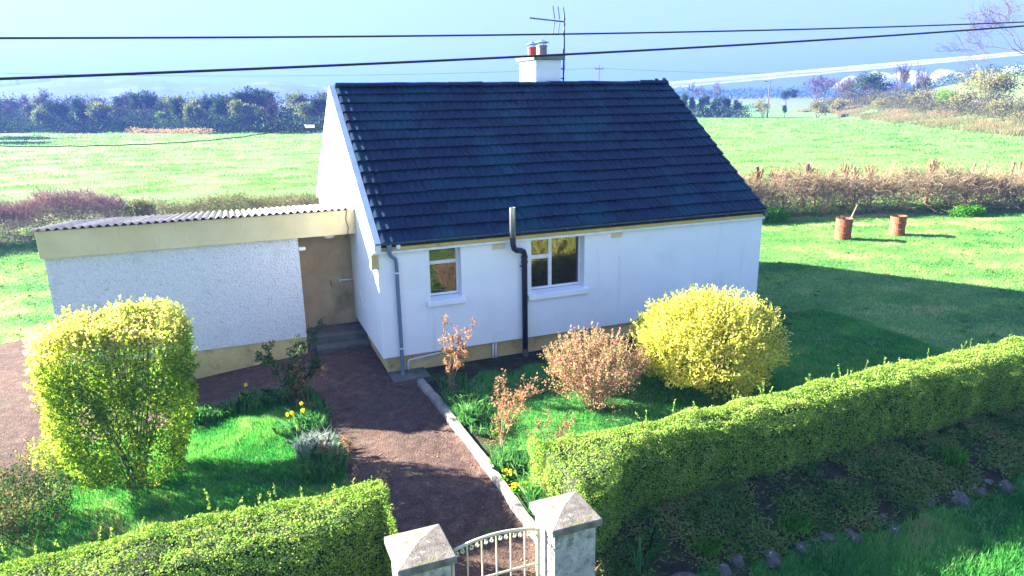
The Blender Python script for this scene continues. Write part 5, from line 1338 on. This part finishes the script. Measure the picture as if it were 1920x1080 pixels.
for i, (x, y, s, lb) in enumerate([(121.6, 95.6, 1.1, 'pale scrub clump between the ivy bush and the fan-shaped bare tree'), (117.5, 83.0, 1.3, 'tall pale scrub clump left of the compact green bush'), (109.0, 69.0, 1.3, 'pale scrub clump between the compact green bush and the large olive bush'),
                                  (100.5, 57.5, 1.0, 'grey-brown scrub clump at the right foot of the large olive bush'), (92.0, 48.5, .7, 'low brown bramble clump in the rough grass near the right edge')]):
    put_tree('scrub_clump', scr, x, y, s, i * 1.1, lb, 'scrub clumps on the bank', 'bush')
put_tree('bare_tree', tree_meshes('bare', 261, 15.5, M['twig_brown'], depth=6, spread=.80, kids=2, up=.25, trunkH=.24, r0=.34, tmin=.012), 62.6, 25.4, 1.0, 2.2, 'large bare tree whose long twiggy branches reach in at the top right')
mass('bank_scrub', 40000, [(150, 140), (139, 119), (127, 99), (116, 81), (108, 67), (100, 54), (92, 42)], 1.6, 2.3, .16, M['scrub'], 509, 1.0)
mass('bank_scrub', 9000, [(146, 131), (127, 98), (112, 73), (98, 50)], 1.5, 2.8, .22, M['bare_twig'], 510, .9)
put_tree('bare_tree', PROTO['bare'][2], 116.5, 82.0, 1.1, 3, 'slim bare tree between the fan-shaped bare tree and the compact green bush', None)
put_tree('bare_tree', PROTO['bare'][0], 142, 124.5, 1.0, 4, 'small bare tree between the dark round tree and the spiky multi-stemmed one', None)
mass('hill_hedge', 9000, [(120, 40), (140, 72), (150, 100), (165, 128)], 1.2, 2.4, .3, M['dark_tree'], 511)
g = np.random.default_rng(61); n = 70000
t_ = g.uniform(-40, 120, n); s_ = -1.5 + np.abs(g.normal(0, 4.5, n))
x = BC[0] + BT[0] * t_ + BN[0] * s_; y = BC[1] + BT[1] * t_ + BN[1] * s_
c = fbm(x * .25, y * .25, 9, 3); k = c + g.normal(0, .08, n) > .40; x, y, c = x[k], y[k], c[k]
P = np.stack([x, y, gz(x, y) - .03], 1)
tag(blades_obj('rough_grass', P, .55 * (.3 + 1.3 * c) * g.uniform(.5, 1.4, len(x)), .10, .8, M['grass_dry'], np.clip(c * 1.1 + g.normal(0, .2, len(x)), 0, 1), g), kind='stuff')

# ------------------------------------------------------------------ poles and wires
pl = thing('utility_pole', 'distant wooden electricity pole with a crossarm rising behind the roof ridge', 'utility pole', (74.6, 127.4, g1(74.6, 127.4)), .3)
MB().tube([(0, 0, -.5), (0, 0, 10.9)], [.17, .12], 8).build('shaft', M['pole_wood'], pl)
MB().box(-1.3, 1.3, -.07, .07, 10.2, 10.36).build('crossarm', M['pole_wood'], pl)
for xx in (-1.2, 1.2, 0.0): MB().lathe([(.05, 0), (.09, .1), (.05, .2), (.08, .3), (.03, .42)], (xx, 0, 10.36 + (.5 if xx == 0 else 0)), 8).build('insulator', M['dark_metal'], pl)
lp = thing('lamp_pole', 'thin distant pole with a lamp bracket at the end of the right field', 'pole', (108.5, 113.0, g1(108.5, 113)), 0)
MB().tube([(0, 0, -.5), (0, 0, 7.6)], [.16, .11], 8).build('shaft', M['pole_wood'], lp)
MB().tube([(0, 0, 7.4), (-.9, .1, 7.55)], .05, 5).build('arm', M['dark_metal'], lp); MB().box(-1.5, -.8, .0, .2, 7.45, 7.62).build('lamp_head', M['dark_metal'], lp, .03)
MB().tube([(0, 0, 7.5), (.55, -.1, 7.75)], .05, 5).build('bracket', M['dark_metal'], lp)
def wire(name, label, a, b, sag, r, group=None, n=40, wob=0):
    a = np.array(a, float); b = np.array(b, float); P = []
    for t in np.linspace(0, 1, n):
        p = a + (b - a) * t; p[2] -= sag * 4 * t * (1 - t); P.append(tuple(p))
    o = MB().tube(P, r, 6).build(name, M['cable'], None, smooth=True)
    return tag(o, label, 'cable', group)
def interp_wire(name, label, pts, r, group=None):
    P = np.array(pts, float); c = [np.polyfit(P[:, 0], P[:, k], 2) for k in (1, 2)]
    xs = np.linspace(P[0, 0] - 4, P[-1, 0] + 9, 70)
    o = MB().tube([(x_, np.polyval(c[0], x_), np.polyval(c[1], x_)) for x_ in xs], r, 6).build(name, M['cable'], None, smooth=True)
    return tag(o, label, 'cable', group)
interp_wire('overhead_wire', 'lower thicker overhead wire crossing in front of the chimney', [(-4.12, -5.5, 5.46), (-1.97, -5.5, 5.56), (.54, -5.5, 5.67), (4.48, -5.5, 5.88), (8.66, -5.5, 6.16)], .0125, 'overhead wires across the sky')
interp_wire('overhead_wire', 'upper thinner overhead wire passing above the chimney pots', [(-4.28, -4.5, 5.86), (-1.88, -4.5, 5.91), (.95, -4.5, 5.98), (5.4, -4.5, 6.13), (10.15, -4.5, 6.34)], .0105, 'overhead wires across the sky')
sc_ = thing('service_cable', 'sagging black service cable tied to the back of the cottage gable', 'cable', (-0.05, 6.1, 4.6))
cp = [(0.0, 0, 0), (-.35, .1, -.04), (-2.2, .4, -.30), (-4.4, .4, -.355), (-7.1, .4, -.30), (-10, .4, .05), (-16, .4, 1.3)]
xs = np.linspace(0, 16, 60); zz = np.interp(xs, [-p_[0] for p_ in cp], [p_[2] for p_ in cp]); zz = np.convolve(np.pad(zz, 4, 'edge'), np.ones(9) / 9, 'valid')
MB().tube([(-a, .4 * min(1, a), b + .008 * math.sin(a * 9)) for a, b in zip(xs, zz)], .012, 6).build('cable', M['cable'], sc_)
MB().box(-.38, -.14, .03, .10, -.05, .03).build('cable_clamp', M['grass_dry'] if False else M['steel'], sc_, .02)
wire('distant_wire', 'faint far power line running left from the distant pole', (74.6, 127.4, 10.75), (-40, 150, 10.6), 1.0, .025, 'far power lines')
wire('distant_wire', 'faint far power line running right from the distant pole', (74.6, 127.4, 10.75), (160, 118, 10.2), 1.0, .025, 'far power lines')

# ------------------------------------------------------------------ vapour trail and clouds, far outside the haze
def vapour(name, dens):
    m, nt, N, L = _new(name)
    out = N.new('ShaderNodeOutputMaterial'); df = N.new('ShaderNodeBsdfDiffuse'); df.inputs[0].default_value = (.95, .95, .95, 1)
    tl = N.new('ShaderNodeBsdfTranslucent'); tl.inputs[0].default_value = (.95, .95, .95, 1); mx0 = N.new('ShaderNodeMixShader'); mx0.inputs[0].default_value = .5
    L.new(df.outputs[0], mx0.inputs[1]); L.new(tl.outputs[0], mx0.inputs[2])
    tp = N.new('ShaderNodeBsdfTransparent'); lw = N.new('ShaderNodeLayerWeight'); lw.inputs[0].default_value = .35
    tc = N.new('ShaderNodeTexCoord'); nz = noise_node(N, L, tc.outputs['Object'], .012, 5, .6)
    ma = N.new('ShaderNodeMath'); ma.operation = 'MULTIPLY_ADD'; L.new(nz.outputs[0], ma.inputs[0]); ma.inputs[1].default_value = .9; L.new(lw.outputs['Facing'], ma.inputs[2])
    rp = ramp(N, [(dens, (0, 0, 0)), (min(dens + .5, 1), (1, 1, 1))]); L.new(ma.outputs[0], rp.inputs[0])
    mx = N.new('ShaderNodeMixShader'); L.new(rp.outputs[0], mx.inputs[0]); L.new(mx0.outputs[0], mx.inputs[1]); L.new(tp.outputs[0], mx.inputs[2]); L.new(mx.outputs[0], out.inputs[0])
    return m
M['vapour'] = vapour('vapour', .50)
K_ = 1.3; cw_ = np.array([-2.45, -12.87, 5.27])
def farp(p, k): return tuple(cw_ + (np.array(p) - cw_) * k)
A0, A1 = np.array(farp((2200, 3329, 44.5), K_)), np.array(farp((3420, 2060, 167), K_))
ct = MB().tube([tuple(A0 + (A1 - A0) * t) for t in np.linspace(0, 1, 24)], [26 - 15 * t for t in np.linspace(0, 1, 24)], 12).build('vapour_trail', M['vapour'], None, smooth=True)
tag(ct, 'long straight white vapour trail low in the sky right of the roof', 'vapour trail')
import bmesh
def cloud(c, w, h, label, seed):
    w *= .8; h *= .72
    g = np.random.default_rng(seed); V, F = [], []; b = 0
    for k in range(10):
        bm = bmesh.new(); bmesh.ops.create_icosphere(bm, subdivisions=3, radius=1)
        r = g.uniform(.25, .5) * h; o = np.array([g.uniform(-.5, .5) * w, g.uniform(-.5, .5) * w, g.uniform(-.25, .3) * h])
        P = np.array([v.co[:] for v in bm.verts]); P = P * (r * (.75 + .55 * fbm(P[:, 0] * 2 + k, P[:, 1] * 2, P[:, 2] * 2, 3)))[:, None] * np.array([1.3, 1.3, 1]) + o
        V.append(P); F += [tuple(v.index + b for v in f.verts) for f in bm.faces]; b += len(P); bm.free()
    me = bpy.data.meshes.new('cloud'); me.from_pydata(np.concatenate(V).tolist(), [], F)
    for p_ in me.polygons: p_.use_smooth = True
    me.update(); tag(link('cloud', me, M['vapour'], None, c), label, 'cloud', 'small clouds behind the trees on the bank')
k3 = 1.28
cloud(farp((2700, 2365, 42), k3), 210, 120, 'white cloud behind the fan-shaped bare tree', 1)
cloud(farp((2780, 2270, 52), k3), 190, 130, 'tallest white cloud above the compact green bush', 2)
cloud(farp((2853, 2179, 44), k3), 200, 130, 'white cloud just left of the large olive bush', 3)
cloud(farp((2615, 2459, 34), k3), 130, 95, 'small white cloud above the dark ivy bush', 4)
cloud(farp((2990, 2000, 62), k3), 180, 110, 'pale cloud behind the branches of the large bare tree', 5)

# ------------------------------------------------------------------ haze: one closed box round the camera and the whole scene
hz = MB().box(-1620, 1260, -140, 3480, -24, 64).build('haze', None)
hm, nt, N, L = _new('haze_air')
out = N.new('ShaderNodeOutputMaterial'); pv = N.new('ShaderNodeVolumePrincipled')
pv.inputs['Color'].default_value = (.10, .185, .66, 1); pv.inputs['Density'].default_value = 0.0008; pv.inputs['Anisotropy'].default_value = 0.15
L.new(pv.outputs[0], out.inputs['Volume'])
hz.data.materials.append(hm); tag(hz, kind='stuff')
